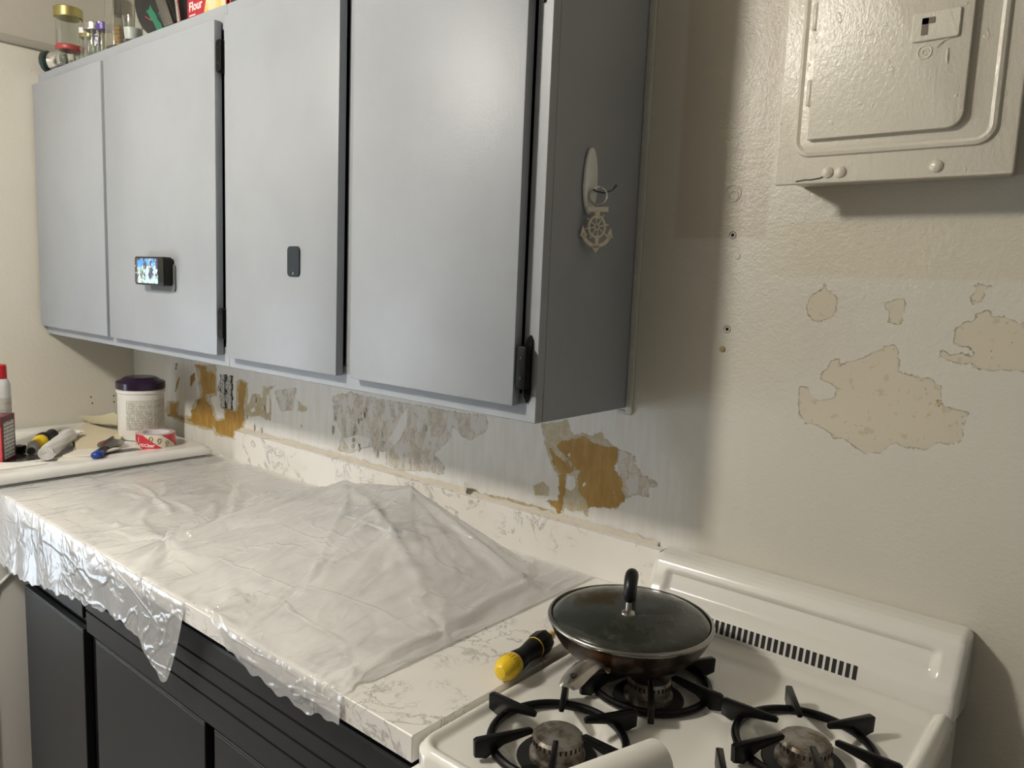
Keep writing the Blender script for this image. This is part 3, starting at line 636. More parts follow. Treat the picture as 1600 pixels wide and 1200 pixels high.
for nm,bx,by in BUR:
    b=part('burner',xf(lathe([(.036,-.012),(.036,-.004),(.031,-.002),(.031,.010),(.033,.011),(.033,.016),(.0315,.018),(.030,.020),(.018,.0225),(.004,.023)],36),(bx,by,.915)),m_burner,t)
    part('burner_hole',xf(lathe([(.0525,0),(.0515,.0012)],36),(bx,by,.9035)),m_black,b)
    g=[xf(box(-.0012,.0012,-.0004,.0008,-.003,.003),(bx+.0332*math.cos(a),by+.0332*math.sin(a),.9283),(0,0,a+PI/2)) for a in np.linspace(0,2*PI,31)[:-1]]
    part('burner_ports',join(*g),m_hole,b)
    gr=part('grate',tube([(bx+.0865*math.cos(a),by+.0865*math.sin(a),.9265) for a in np.linspace(0,2*PI,61)[:-1]],.0056,10,closed=True),m_iron,t)
    for kk in range(6):
        a=PI/3*kk+.02
        # blade-like finger: tall at the outer end, thin at the centre
        g=prism([(.113,.926),(.114,.947),(.110,.9495),(.040,.9505),(.036,.948),(.037,.943),(.075,.936),(.088,.928),(.098,.922)],-.0045,.0045,.0018,2)
        v,f=arr(g); v=np.stack([v[:,0],v[:,2],v[:,1]],1); v[:,1]*=np.clip(.75+(v[:,0]-.036)*4,.7,1.0)
        part('grate_finger',xf((v,f),(bx,by,0),(0,0,a)),m_iron,gr)

# ---------------------------------------------------------------- frying pan with glass lid
PX,PY=.205,-.292
t=thing('frying_pan','dark frying pan with steel handle standing on the back left burner','pan',(PX,PY,.951))
prof=[(0.001,.951),(.080,.951),(.098,.956),(.113,.972),(.1235,.996),(.1255,.9965),(.1255,.995),(.115,.970),(.100,.953+.001)]
prof=[(.001,.951),(.082,.951),(.098,.9555),(.110,.968),(.119,.983),(.1245,.9965),(.1225,.9965),(.117,.984),(.108,.970),(.096,.959),(.080,.955),(.001,.955)]
def panm(n,b):
    n.L(n.mix(n.step(n.noise(22,5,.7),.45,.7),(.030,.022,.018),(.16,.075,.03)),b.inputs['Base Color'])
part('pan_body',xf(lathe(prof,56),(PX,PY,0)),mat('burnt_pan_metal',rough=.3,metal=.6,build=panm),t)
hd=np.array([.21,-1.0,0]); hd/=np.linalg.norm(hd); hn=np.array([-hd[1],hd[0],0])
hs=[(.103,.966,.013,.0035),(.118,.973,.014,.0035),(.133,.985,.0155,.003),(.15,.995,.0165,.003),(.175,1.0015,.017,.003),(.20,1.003,.0165,.003),(.220,1.002,.0155,.003),(.232,1.0005,.0135,.0028),(.237,1.000,.009,.0025)]
V=[]
for s,z,wd,th in hs:
    for k in range(12):
        a=2*PI*k/12; p=np.array([PX,PY,0])+hd*s+hn*wd*math.cos(a); V.append((p[0],p[1],z+th*math.sin(a)-.004*(math.cos(a))**2))
F=[(i*12+k,i*12+(k+1)%12,(i+1)*12+(k+1)%12,(i+1)*12+k) for i in range(len(hs)-1) for k in range(12)]+[tuple(range(12))[::-1],tuple((len(hs)-1)*12+k for k in range(12))]
h=part('handle',(V,F),m_steel,t,angle=60)
hp=np.array([PX,PY,1.0052])+hd*.218
part('hanging_hole',xf(lathe([(.0042,-.0008),(.0042,.0005)],16),hp,(0,0,math.atan2(hd[1],hd[0])),(1.4,1,1)),m_hole,h)
for s in (-1,1):
    p=np.array([PX,PY,.967])+hd*.112+hn*s*.009
    part('rivet',xf(lathe([(.0045,-.002),(.004,.002),(.0015,.004)],12),p,(PI/2*.8,0,math.atan2(hd[1],hd[0])+PI/2)),mat('brass_rivet',(.42,.30,.14),.3,.9),h)
t=thing('pan_cover','round smoked glass pan lid with steel rim and black handle, on the frying pan','pan cover',(PX,PY,.9985))
prof=[(.1215,.9985),(.119,1.0045),(.105,1.0100),(.08,1.0155),(.05,1.0195),(.02,1.0210),(.001,1.0212),(.001,1.0182),(.02,1.018),(.05,1.0165),(.08,1.0125),(.105,1.007),(.116,1.002),(.1185,.9985)]
def lidg(n,b):
    b.inputs['Transmission Weight'].default_value=.72; n.L(n.mix(n.step(n.noise(60,4,.6),.5,.8),(.085,.095,.078),(.20,.21,.18)),b.inputs['Base Color'])
    n.L(n.math('ADD',.14,n.math('MULTIPLY',n.step(n.noise(14,4,.6),.4,.7),.22)),b.inputs['Roughness'])
    n.bump(n.noise(150,3),.1,.0006,b)
part('glass_dome',xf(lathe(prof,64,caps=False),(PX,PY,0)),mat('smoked_glass',build=lidg),t,angle=60)
part('steel_rim',xf(lathe([(.1235,.9975),(.1265,.998),(.1270,1.0005),(.1262,1.003),(.1235,1.0045),(.1215,1.0042),(.1215,.9995)],64,caps=False),(PX,PY,0)),mat('dull_rim_steel',(.33,.32,.30),.25,1),t,angle=70)
base=np.array([PX+.012,PY-.028,1.0195])
ha=np.array([-.62,.78,0])   # bridge handle runs away from the camera-left
p0=base; p1=np.array([PX-.012,PY+.020,1.021])
hv=(p1-p0); L_=np.linalg.norm(hv); hv/=L_
part('knob_bracket',join(tube([p0+(0,0,-.001),p0+(0,0,.010),p0+hv*.001+(0,0,.018),p0+hv*.002+(0,0,.028)],[.005,.0045,.0042,.0042],10),xf(lathe([(.011,0),(.010,.003),(.005,.006),(.002,.0065)],16),p0)),m_steel,t)
hpts=[p0+hv*.002+(0,0,.020)]; 
for k in range(9):
    a=PI*k/8; hpts.append(p0+hv*(L_/2-(L_/2-.001)*math.cos(a))+np.array([0,0,.026+.022*math.sin(a)]))
hpts.append(p1+(0,0,.012)); hpts.append(p1+(0,0,0))
part('lid_handle',tube(hpts,[.0070,.0084,.0092,.0098,.0102,.0104,.0102,.0098,.0092,.0084,.0078,.0074],12),m_plastic_black,t,angle=60)

# ---------------------------------------------------------------- stubby ratchet screwdriver beside the pan
t=thing('screwdriver','yellow and black chunky screwdriver handle lying on the counter by the pan','screwdriver',(.09,-.40,.924))
o=np.array([.103,-.474,.9432]); e=np.array([.082,-.322,.943]); ax=e-o; Ls=np.linalg.norm(ax); az=ax/Ls; axx=np.cross(az,(0,0,1)); ayy=np.cross(az,axx)
def along(g): v,f=arr(g); v=v*np.array([.86,.86,1]); return frame((v,f),o,axx,ayy,az)
part('yellow_cap',along(lathe([(.002,-.004),(.010,-.003),(.017,.003),(.0205,.012),(.0212,.022),(.0195,.034),(.018,.036)],28)),m_yellow,t)
part('grip',along(lathe([(.0185,.034),(.0190,.040),(.0175,.050),(.0155,.062),(.0160,.074),(.0182,.088),(.0188,.094)],28)),m_rubber,t)
part('yellow_ring',along(lathe([(.0187,.094),(.0192,.0945),(.0192,.0962),(.0187,.0968)],28)),m_yellow,t)
fl=[]
pr=[(.0190,.0968),(.0205,.102),(.0208,.122),(.0185,.128),(.012,.131),(.009,.133)]
V,F=lathe(pr,32); V=np.array(V); a=np.arctan2(V[:,1],V[:,0]); kf=1+.05*np.cos(8*a); V[:,:2]*=kf[:,None]
part('ratchet_collar',along((V,F)),m_rubber,t)
part('chuck',along(lathe([(.0085,.132),(.0082,.150),(.006,.154)],18)),m_yellow,t)
g=[along(xf(box(-.0008,.0008,-.0006,.0006,-.005,.005),(.0207*math.cos(a),.0207*math.sin(a),.022),(0,0,a))) for a in np.linspace(0,2*PI,25)[:-1]]
part('cap_ribs',join(*g),mat('yellow_dark_ribs',(.62,.40,.01),.4),t)

# ---------------------------------------------------------------- paper roll on the stove front
t=thing('paper_roll','white paper roll lying across the front of the stove','paper roll',(.40,-.60,.951))
o=np.array([.400,-.548,.9755]); e=np.array([.315,-.808,.9755]); ax=e-o; az=ax/np.linalg.norm(ax); axx=np.cross(az,(0,0,1)); ayy=np.cross(az,axx)
g=lathe([(.018,.001),(.019,0),(.0235,0),(.0245,.002),(.0245,.268),(.0235,.270),(.019,.270),(.018,.269),(.018,.002)],30,caps=False)
part('roll',frame(g,o,axx,ayy,az),m_paper,t)
part('core',frame(lathe([(.0178,.002),(.0178,.268),(.0168,.268),(.0168,.002)],24,caps=False),o,axx,ayy,az),mat('card_core',(.5,.4,.28),.7),t)

# ---------------------------------------------------------------- things on the washer
# disinfectant wipes canister
cx,cy=-1.757,-.140; z0=WZ+.001
t=thing('wipes_canister','white wipes canister with dark purple lid standing on the washer','canister',(cx,cy,z0))
part('tub',xf(lathe([(.066,0),(.070,.003),(.0705,.140),(.0705,.150),(.0735,.152),(.0735,.160),(.070,.163),(.001,.163)],48),(cx,cy,z0)),m_white_pl,t)
def lbl(n,b):
    x,y,z=n.xyz()
    zf=n.math('FRACT',n.math('MULTIPLY',z,185)); ln=n.step(zf,.45,.55)
    wd=n.step(n.noise(260,2,.5,0,n.mapped((1,1,.3))),.42,.46)
    para=n.step(n.noise(28,1,.5,0,n.mapped((.2,.2,1.8))),.42,.46)
    k=n.math('MULTIPLY',n.math('MULTIPLY',ln,wd),n.math('ADD',.45,n.math('MULTIPLY',para,.55)))
    n.L(n.mix(k,(.62,.605,.55),(.27,.26,.23)),b.inputs['Base Color'])
m_lbl=mat('fine_print_label',rough=.5,build=lbl)
def wrap(a0,a1,z_0,z_1,r,n=18):
    V=[];F=[]
    for i in range(n+1):
        a=math.radians(a0+(a1-a0)*i/n)
        for rr_,z in ((r,z_0),(r,z_1)): V.append((cx+rr_*math.cos(a),cy+rr_*math.sin(a),z0+z))
    return V,[(2*i,2*i+2,2*i+3,2*i+1) for i in range(n)]
part('label',join(wrap(-62,4,.035,.132,.0709),wrap(7,50,.035,.132,.0709)),m_lbl,t)
part('purple_stripe',wrap(-125,-112,.012,.145,.0709,6),mat('purple_print',(.06,.02,.10),.4),t)
part('lid',xf(lathe([(.0725,.163),(.0745,.165),(.0745,.184),(.071,.188),(.062,.1905),(.052,.198),(.046,.201),(.030,.201),(.001,.200)],48),(cx,cy,z0)),mat('dark_purple_plastic',(.022,.009,.030),.22),t)

# clear packing tape roll
cx,cy=-1.590,-.172; z0=.951
t=thing('tape_roll','red and white wrapped roll of clear packing tape in front of the wipes canister','tape roll',(cx,cy,z0))
part('tape',xf(lathe([(.040,0),(.056,0),(.0565,.001),(.0565,.046),(.056,.047),(.040,.047),(.040,0)],48,caps=False),(cx,cy,z0)),mat('tape_film',(.62,.50,.46),.15),t)
def wr(n,b):
    x,y,z=n.xyz(); u=n.math('MULTIPLY',n.math('ADD',n.math('ARCTAN2',y,x),.436),.0572)
    v=n.math('SUBTRACT',u,n.math('MULTIPLY',n.math('SUBTRACT',.046,z),1.41))
    d=n.math('FRACT',n.math('MULTIPLY',n.math('ADD',v,.280),8.333))
    band=n.math('MULTIPLY',n.step(d,.005,.015),n.step(d,.47,.46))
    n.L(n.mix(band,(.62,.045,.07),(.72,.66,.56)),b.inputs['Base Color'])
part('printed_sleeve',xf(lathe([(.0568,.0008),(.0572,.001),(.0572,.046),(.0568,.0462)],56,caps=False),(cx,cy,z0)),mat('red_white_sleeve',rough=.22,build=wr),t)
part('core',xf(lathe([(.0385,.0005),(.0400,.0005),(.0400,.0465),(.0385,.0465),(.0385,.0005)],40,caps=False),(cx,cy,z0)),mat('white_core',(.75,.72,.76),.5),t)
def curved(g,a0,zb,r=.0574):      # text laid round the roll; x along, y up
    v,f=arr(g); a=math.radians(a0)+v[:,0]/r; rr_=r+v[:,2]; return np.stack([cx+rr_*np.cos(a),cy+rr_*np.sin(a),z0+zb+v[:,1]],1),f
m_wt=mat('white_print',(.78,.74,.70),.4)
part('lettering',curved(text_geo('HDClear',.0135,.0002,bold=.0004),-79,.0105),m_wt,t)
part('brown_marks',join(*[curved(join(tube([(dx+.005*math.cos(a),dz+.005*math.sin(a),0) for a in np.linspace(-1,4.3,12)],.0014,5),tube([(dx+.005,dz-.002,0),(dx+.001,dz-.009,0),(dx-.005,dz-.010,0)],.0016,5)),-25,0) for dx,dz in ((-.014,.036),(.010,.030),(.033,.021))]),mat('brown_print',(.24,.14,.04),.5),t)
part('small_print',curved(join(*[prism([(-.004,q),(-.0005,q),(-.0005,q+.004),(-.004,q+.004)],0,.0003) for q in (.022,.028,.034)]),-80,0),m_wt,t)

# aerosol can at the left edge
cx,cy=-1.845,-.520; z0=WZ+.001
t=thing('spray_can','white spray can with red cap standing on the washer against the left wall side','spray can',(cx,cy,z0))
part('can_body',xf(lathe([(.031,0),(.0325,.004),(.0325,.188),(.031,.197),(.026,.208),(.024,.211)],36),(cx,cy,z0)),mat('can_white',(.70,.70,.70),.3),t)
V=[];F=[]
for i in range(25):
    a=math.radians(-120+200*i/24)
    for z in (.08,.155): V.append((cx+.0328*math.cos(a),cy+.0328*math.sin(a),z0+z))
F=[(2*i,2*i+2,2*i+3,2*i+1) for i in range(24)]
part('printed_label',(V,F),m_lbl,t)
part('cap',xf(lathe([(.0245,.206),(.0245,.212),(.0235,.250),(.021,.2525),(.001,.2525)],32),(cx,cy,z0)),mat('red_cap',(.50,.015,.02),.3),t)

# small maroon box with a printed side
t=thing('maroon_box','maroon cardboard box with white printed side panel at the left edge of the washer','box',(-1.69,-.60,WZ))
A=np.array([-1.622,-.580]); B_=np.array([-1.682,-.530]); Dn=np.array([-.075,-.086])
bx_=[A,B_,B_+Dn,A+Dn]; H=.128
V=[(*p,z) for z in (WZ+.004,WZ+.004+H) for p in bx_]
part('carton',(V,[(3,2,1,0),(4,5,6,7),(0,1,5,4),(1,2,6,5),(2,3,7,6),(3,0,4,7)]),mat('maroon_card',(.11,.012,.022),.4),t,angle=None)
def face(p,q,u0,u1,w0,w1,off,z_):
    p=np.array(p);q=np.array(q);d=q-p;nn=np.array([d[1],-d[0]]);nn/=np.linalg.norm(nn);nn*=off
    a=p+d*u0+nn;b=p+d*u1+nn; return [(*a,z_+w0),(*b,z_+w0),(*b,z_+w1),(*a,z_+w1)],[(0,1,2,3)]
def lines(n,b):
    x,y,z=n.xyz(); zf=n.math('FRACT',n.math('MULTIPLY',z,95)); k=n.math('MULTIPLY',n.step(zf,.55,.62),n.step(n.noise(70,2),.40,.44))
    n.L(n.mix(k,(.62,.60,.55),(.22,.24,.22)),b.inputs['Base Color'])
m_lines=mat('printed_panel',rough=.5,build=lines)
part('printed_side',face(A,B_,.10,.90,.008,.112,.0006,WZ+.004),m_lines,t)
part('red_edge',face(A+Dn,A,.90,.98,.0,.10,.0006,WZ+.004),mat('red_print',(.55,.05,.06),.4),t)
part('white_panel',face(A+Dn,A,.2,.86,.006,.10,.0006,WZ+.004),m_white_pl,t)

# dark glossy sheet under the box
single('dark_sheet',prism([(-1.73,-.68),(-1.585,-.60),(-1.588,-.508),(-1.655,-.470),(-1.80,-.56)],WZ+.001,WZ+.003),mat('dark_glossy_sheet',(.06,.056,.05),.15),'dark glossy sheet lying under the maroon box','sheet',(-1.66,-.57,WZ+.001))
single('paper_strip',prism([(-1.62,-.69),(-1.535,-.64),(-1.532,-.50),(-1.56,-.50),(-1.64,-.62)],WZ+.0062,WZ+.008),m_paper,'white paper strip at the washer edge in front of the maroon box','paper',(-1.56,-.58,WZ+.0062))

def rod(o,e,prof,seg=24):
    o=np.array(o,float);e=np.array(e,float); az=(e-o)/np.linalg.norm(e-o); ax_=np.cross(az,(0,0,1)); ax_/=np.linalg.norm(ax_); ay_=np.cross(az,ax_)
    return frame(lathe(prof,seg),o,ax_,ay_,az)
# second screwdriver with round yellow end
t=thing('screwdriver','yellow and black screwdriver handle end pointing at the room, on the washer','screwdriver',(-1.77,-.44,WZ))
o=(-1.742,-.452,.975); e=(-1.90,-.335,.975)
part('yellow_cap',rod(o,e,[(.001,-.006),(.012,-.003),(.019,.006),(.021,.016),(.020,.026)]),m_yellow,t)
part('grip',rod(o,e,[(.0205,.026),(.0235,.030),(.0235,.050),(.019,.056),(.016,.090),(.019,.120),(.015,.130)]),m_rubber,t)
part('shaft',rod(o,e,[(.004,.128),(.004,.196)],10),m_steel,t)
# grey cylinder bit holder
t=thing('bit_holder','short grey metal cylinder lying beside the yellow screwdriver on the washer','tool',(-1.70,-.49,WZ))
o=(-1.678,-.492,.9675); e=(-1.76,-.455,.974)
part('barrel',rod(o,e,[(.012,.0),(.0145,.003),(.0155,.03),(.017,.05),(.014,.062)]),mat('grey_metal_worn',(.26,.24,.22),.5,.3,bump=(60,.4,.001)),t)
part('bore',rod(o,e,[(.010,-.0006),(.010,.0004)]),m_black,t)
# small black block
t=thing('black_block','small black plastic block lying behind the maroon box','tool',(-1.76,-.50,WZ))
part('block',xf(box(-.022,.022,-.014,.014,0,.024,.003),(-1.742,-.510,WZ+.0005),(0,0,.7)),m_plastic_black,t)
part('switch',xf(box(-.006,.010,-.004,.004,.024,.028,.001),(-1.742,-.510,WZ+.0005),(0,0,.7)),m_white_pl,t)

# rolled white plastic bag
t=thing('bag_roll','rolled white plastic sheet lying among the papers on the washer','roll',(-1.70,-.42,WZ))
o=np.array([-1.588,-.484,.9745]); e=np.array([-1.795,-.348,.9765]); az=(e-o)/np.linalg.norm(e-o); ax_=np.cross(az,(0,0,1)); ay_=np.cross(az,ax_)
V,F=[],[]
seg=40; nz=26
for j in range(nz):
    s=j/(nz-1)
    for k in range(seg):
        a=2*PI*k/seg; rr_=.0205*(1+.05*math.sin(3*a+6*s)+.04*math.sin(7*a-9*s)); 
        if j<2: rr_*=.93
        V.append((rr_*1.12*math.cos(a),rr_*.95*math.sin(a),s*np.linalg.norm(e-o)))
F=[(j*seg+k,j*seg+(k+1)%seg,(j+1)*seg+(k+1)%seg,(j+1)*seg+k) for j in range(nz-1) for k in range(seg)]+[tuple((nz-1)*seg+k for k in range(seg))]
sp=[(.0195-.0145*i/60)*np.array([1.12*math.cos(i*.42),.95*math.sin(i*.42)]) for i in range(61)]
m_film=mat('white_film_roll',(.70,.69,.67),.35,bump=(70,.5,.003))
part('rolled_film',frame((V,F),o,ax_,ay_,az),m_film,t,angle=60)
part('spiral_end',frame(join(tube([(p[0],p[1],-.001) for p in sp],.0016,5),xf(lathe([(.0185,.0),(.0185,.002)],24),(0,0,.001))),o,ax_,ay_,az),m_film,t)
V=[];F=[]
for i in range(14):
    for j in range(6):
        p=e+az*(.05*i/13)+ax_*(.022*(j/5*2-1))*(1+.4*i/13)+np.array([0,0,.002+.010*math.sin(i*1.3+j*1.9)*math.cos(j)]); V.append(p)
F=[(i*6+j,i*6+j+1,(i+1)*6+j+1,(i+1)*6+j) for i in range(13) for j in range(5)]
part('loose_end',(V,F),m_film,t,angle=80)

# papers, sandpaper and drywall offcuts
def card(name,pts,z,th,m,label,cat,grp=None,lift=None):
    g=prism(pts,z,z+th)
    if lift is not None:
        v,f=g; v=v.copy(); c=v[:,:2].mean(0); v[:,2]+=(v[:,0]-c[0])*lift[0]+(v[:,1]-c[1])*lift[1]; g=(v,f)
    return single(name,g,m,label,cat,(np.mean([p[0] for p in pts]),np.mean([p[1] for p in pts]),z))
m_cardc=mat('cream_card',(.66,.585,.42),.65,bump=(30,.2,.002)); m_cardw=mat('white_board',(.74,.70,.63),.6)
card('card_stack',[(-1.640,-.385),(-1.592,-.300),(-1.79,-.180),(-2.03,-.205),(-1.93,-.290)],WZ+.0045,.010,m_cardc,'large cream card lying on the washer, left of the wipes canister','card')
card('backing_sheet',[(-1.625,-.40),(-1.66,-.26),(-1.85,-.165),(-2.04,-.22),(-1.90,-.30)],WZ+.001,.003,mat('grey_sheet',(.40,.39,.35),.6),'grey-white thin sheet underneath the large cream card','sheet')
card('board_offcut',[(-1.592,-.440),(-1.538,-.385),(-1.575,-.285),(-1.665,-.355)],WZ+.0085,.0045,m_cardw,'thin white board offcut lying above another, next to the putty knife','board',lift=(.02,.02))
card('board_offcut',[(-1.568,-.462),(-1.527,-.385),(-1.560,-.360),(-1.610,-.430)],WZ+.0005,.007,m_cardw,'thick white board offcut lowest at the washer edge','board')
# curled sandpaper at the back
V=[];F=[];n=14
for i in range(n):
    for j in range(9):
        u=i/(n-1)-.5; v=j/8-.5; V.append((-1.99+.17*u+.04*v,-.135+.045*u+.11*v,WZ+.006+.022*(2*u)**2*(1 if u<0 else .35)+.010*(2*v)**2))
F=[(i*9+j,i*9+j+1,(i+1)*9+j+1,(i+1)*9+j) for i in range(n-1) for j in range(8)]
V2=[(a,b,c-.0008) for a,b,c in V]; nn=len(V); rim_=[i*9 for i in range(n)]+[(n-1)*9+j for j in range(1,9)]+[i*9+8 for i in range(n-2,-1,-1)]+[j for j in range(7,0,-1)]
F2=F+[tuple(nn+q for q in f[::-1]) for f in F]+[(rim_[k],nn+rim_[k],nn+rim_[(k+1)%len(rim_)],rim_[(k+1)%len(rim_)]) for k in range(len(rim_))]
single('sandpaper',(V+V2,F2),mat('pale_sandpaper',(.60,.55,.38),.8,bump=(300,.4,.001)),'curled pale yellow sandpaper at the back of the washer beside the left wall','sandpaper',(-1.99,-.135,WZ))

# putty knife
t=thing('putty_knife','putty knife with blue and black handle at the washer edge','putty knife',(-1.56,-.33,WZ))
o=np.array([-1.508,-.385,.9665]); e=np.array([-1.676,-.262,.9665]); dv=(e-o)/np.linalg.norm(e-o); nv_=np.array([-dv[1],dv[0],0])
def kn(secs):
    V=[];k=12
    for s,wd,th,zz in secs:
        for q in range(k):
            a=2*PI*q/k; p=o+dv*s+nv_*wd*math.cos(a); V.append((p[0],p[1],zz+th*math.sin(a)))
    m_=len(secs); return V,[(i*k+q,i*k+(q+1)%k,(i+1)*k+(q+1)%k,(i+1)*k+q) for i in range(m_-1) for q in range(k)]+[tuple(range(k))[::-1],tuple((m_-1)*k+q for q in range(k))]
part('blue_end',kn([(0,.006,.005,.966),(.004,.014,.009,.966),(.020,.0175,.010,.966),(.045,.015,.009,.967)]),mat('blue_plastic',(.012,.045,.26),.3),t,angle=60)
part('grip',kn([(.043,.0152,.0092,.967),(.06,.014,.009,.967),(.085,.010,.008,.967),(.105,.014,.007,.966)]),m_rubber,t,angle=60)
P4=lambda s,w_: tuple((o+dv*s+nv_*w_)[:2])
part('blade',prism([P4(.10,-.010),P4(.125,-.026),P4(.15,-.034),P4(.18,-.036),P4(.205,-.030),P4(.22,-.015),P4(.225,0),P4(.22,.015),P4(.205,.030),P4(.18,.036),P4(.15,.034),P4(.125,.026),P4(.10,.010)],.9672,.9690),mat('dark_steel_blade',(.16,.155,.15),.3,.8),t)
t=thing('scraper','thin dark steel scraper blade pointing under the tape roll','scraper',(-1.60,-.24,WZ))
part('blade',prism([(-1.592,-.322),(-1.566,-.312),(-1.562,-.232),(-1.588,-.236)],.9555,.9568),mat('dark_steel_blade'),t)
part('rod_handle',tube([(-1.578,-.315,.9585),(-1.572,-.335,.959),(-1.570,-.345,.959)],[.005,.006,.005],8),m_plastic_black,t)
t=thing('red_marker','small red-tipped marker lying against the cream card','marker',(-1.68,-.29,WZ+.02))
part('barrel',rod((-1.655,-.300,WZ+.0190),(-1.73,-.240,WZ+.0190),[(.004,0),(.004,.085),(.003,.09)],12),m_plastic_black,t)
part('tip',rod((-1.655,-.300,WZ+.0190),(-1.64,-.312,WZ+.0190),[(.0042,0),(.004,.012),(.0015,.018)],12),mat('red_cap'),t)

# ---------------------------------------------------------------- things on top of the wall cabinets
ZT2=ZT+.001
def jar(name,label,x,y,r,h,neck,lidm,lidh=.014,group='jars on top of the wall cabinet',shoulder=.75,contents=None):
    t=thing(name,label,'jar' if 'jar' in name else 'bottle',(x,y,ZT2),group)
    zs=h-lidh
    pr=[(.001,0),(r*.9,0),(r,.006),(r,zs*shoulder),(neck,zs*.93),(neck,zs),(neck-.002,zs),(neck-.002,zs*.93),(r-.003,zs*shoulder-.003),(r-.003,.007),(r*.85,.004),(.001,.004)]
    part('glass_body',xf(lathe(pr,28,caps=False),(x,y,ZT2)),m_glass,t,angle=50)
    part('lid',xf(lathe([(neck+.0015,zs-.012),(neck+.003,zs-.010),(neck+.003,h-.002),(neck+.001,h),(.001,h)],28),(x,y,ZT2)),lidm,t)
    return t
m_dg=mat('dark_green_lid',(.03,.05,.045),.35); m_silv=mat('silver_gold_lid',(.5,.48,.40),.3,.9); m_purp=mat('purple_lid',(.09,.05,.25),.35)
t=thing('glass_jar','small glass jar lying on its side with dark green lid, nearest the left wall','jar',(-2.04,-.262,ZT2),'jars on top of the wall cabinet')
ax_=np.array([.86,.5,0]); ax_/=np.linalg.norm(ax_)
def lay(g): return frame(g,(-2.072,-.276,ZT2+.0345),np.cross(ax_,(0,0,1)),(0,0,1),ax_)
part('lid',lay(lathe([(.001,-.004),(.030,-.004),(.0335,-.001),(.0335,.010),(.031,.012)],30)),m_dg,t)
part('glass_body',lay(lathe([(.026,.010),(.026,.018),(.031,.026),(.031,.085),(.026,.090),(.001,.090),(.001,.086),(.025,.086),(.028,.08),(.028,.028),(.023,.018),(.023,.012)],28,caps=False)),m_glass,t,angle=50)
t=jar('glass_jar','tall glass jar with wide gold lid and a red band round its base',-1.945,-.255,.036,.180,.038,m_gold,.018,shoulder=.9)
part('red_band',xf(lathe([(.0366,.052),(.0385,.056),(.0385,.064),(.0366,.068)],30,caps=False),(-1.945,-.255,ZT2)),mat('red_band',(.36,.06,.055),.4),t)
t=jar('glass_jar','small glass jar with dull gold lid and a white label on the lid',-1.868,-.225,.028,.110,.025,m_gold,.014,shoulder=.72)
part('lid_label',xf(join(*[box(-.011+.0,.011,-.0005,.0005,0,.016)]),(-1.852,-.2515,ZT2+.094),(0,0,.55)),m_white_pl,t)
jar('glass_jar','small glass jar with shiny silver-gold lid, between the labelled jar and the purple-capped bottle',-1.787,-.240,.031,.110,.030,m_silv,.010,shoulder=.72)
t=jar('glass_bottle','small clear bottle with a purple and white cap',-1.676,-.260,.0235,.088,.020,m_purp,.010,shoulder=.62)
part('cap_beads',join(*[xf(lathe([(.004,0),(.0045,.003),(.003,.006)],8),(-1.676+.020*math.cos(a),-.260+.020*math.sin(a),ZT2+.082)) for a in np.linspace(0,6.28,7)[:-1]]),m_white_pl,t)
part('paper_label',xf(box(-.008,.008,-.0004,.0004,.02,.052),(-1.673,-.2845,ZT2),(0,0,.2)),mat('blue_white_label',rough=.5,build=lambda n,b:n.L(n.mix(n.step(n.noise(90,2),.5,.55),(.62,.62,.60),(.10,.07,.30)),b.inputs['Base Color'])),t)
def orange(n,b):
    x,y,z=n.xyz(); k=n.math('MULTIPLY',n.step(n.math('FRACT',n.math('MULTIPLY',z,90)),.5,.6),n.step(n.noise(110,2),.45,.5)); n.L(n.mix(k,(.62,.33,.03),(.05,.03,.01)),b.inputs['Base Color'])
t=jar('spice_bottle','black-capped spice bottle with an orange printed label',-1.632,-.225,.026,.150,.023,m_plastic_black,.030,shoulder=.78)
part('label',xf(lathe([(.0268,.012),(.0268,.075)],30,caps=False),(-1.632,-.225,ZT2)),mat('orange_label',rough=.5,build=orange),t)
# tall clear plastic container
t=thing('clear_container','tall clear square plastic container, taller than the jars beside it','container',(-1.575,-.262,ZT2))
g=join(box(-1.595,-1.543,-.292,-.290,ZT2,ZT2+.22,.0006,1),box(-1.595,-1.543,-.232,-.230,ZT2,ZT2+.22,.0006,1),box(-1.595,-1.593,-.290,-.232,ZT2,ZT2+.22,.0006,1),box(-1.545,-1.543,-.290,-.232,ZT2,ZT2+.22,.0006,1),box(-1.593,-1.545,-.290,-.232,ZT2,ZT2+.003))
part('walls',g,mat('clear_plastic',(.80,.79,.72),.08,trans=.92),t)
part('lid',box(-1.597,-1.541,-.294,-.228,2.10+.24,2.10+.248,.002),m_white_pl,t)
# glass tumbler
t=thing('glass_tumbler','low clear glass catching the light beside the black round tin','glass',(-1.490,-.262,ZT2))
part('tumbler',xf(lathe([(.001,0),(.022,0),(.024,.004),(.027,.07),(.025,.07),(.022,.010),(.001,.008)],28,caps=False),(-1.490,-.262,ZT2)),m_glass,t,angle=50)
part('painted_highlight',xf(lathe([(.001,.009),(.0215,.0095),(.0235,.040),(.001,.041)],24,caps=False),(-1.490,-.262,ZT2)),mat('highlight_white',(.9,.9,.88),.25),t)  # white core inside, standing in for the bright highlight on the glass
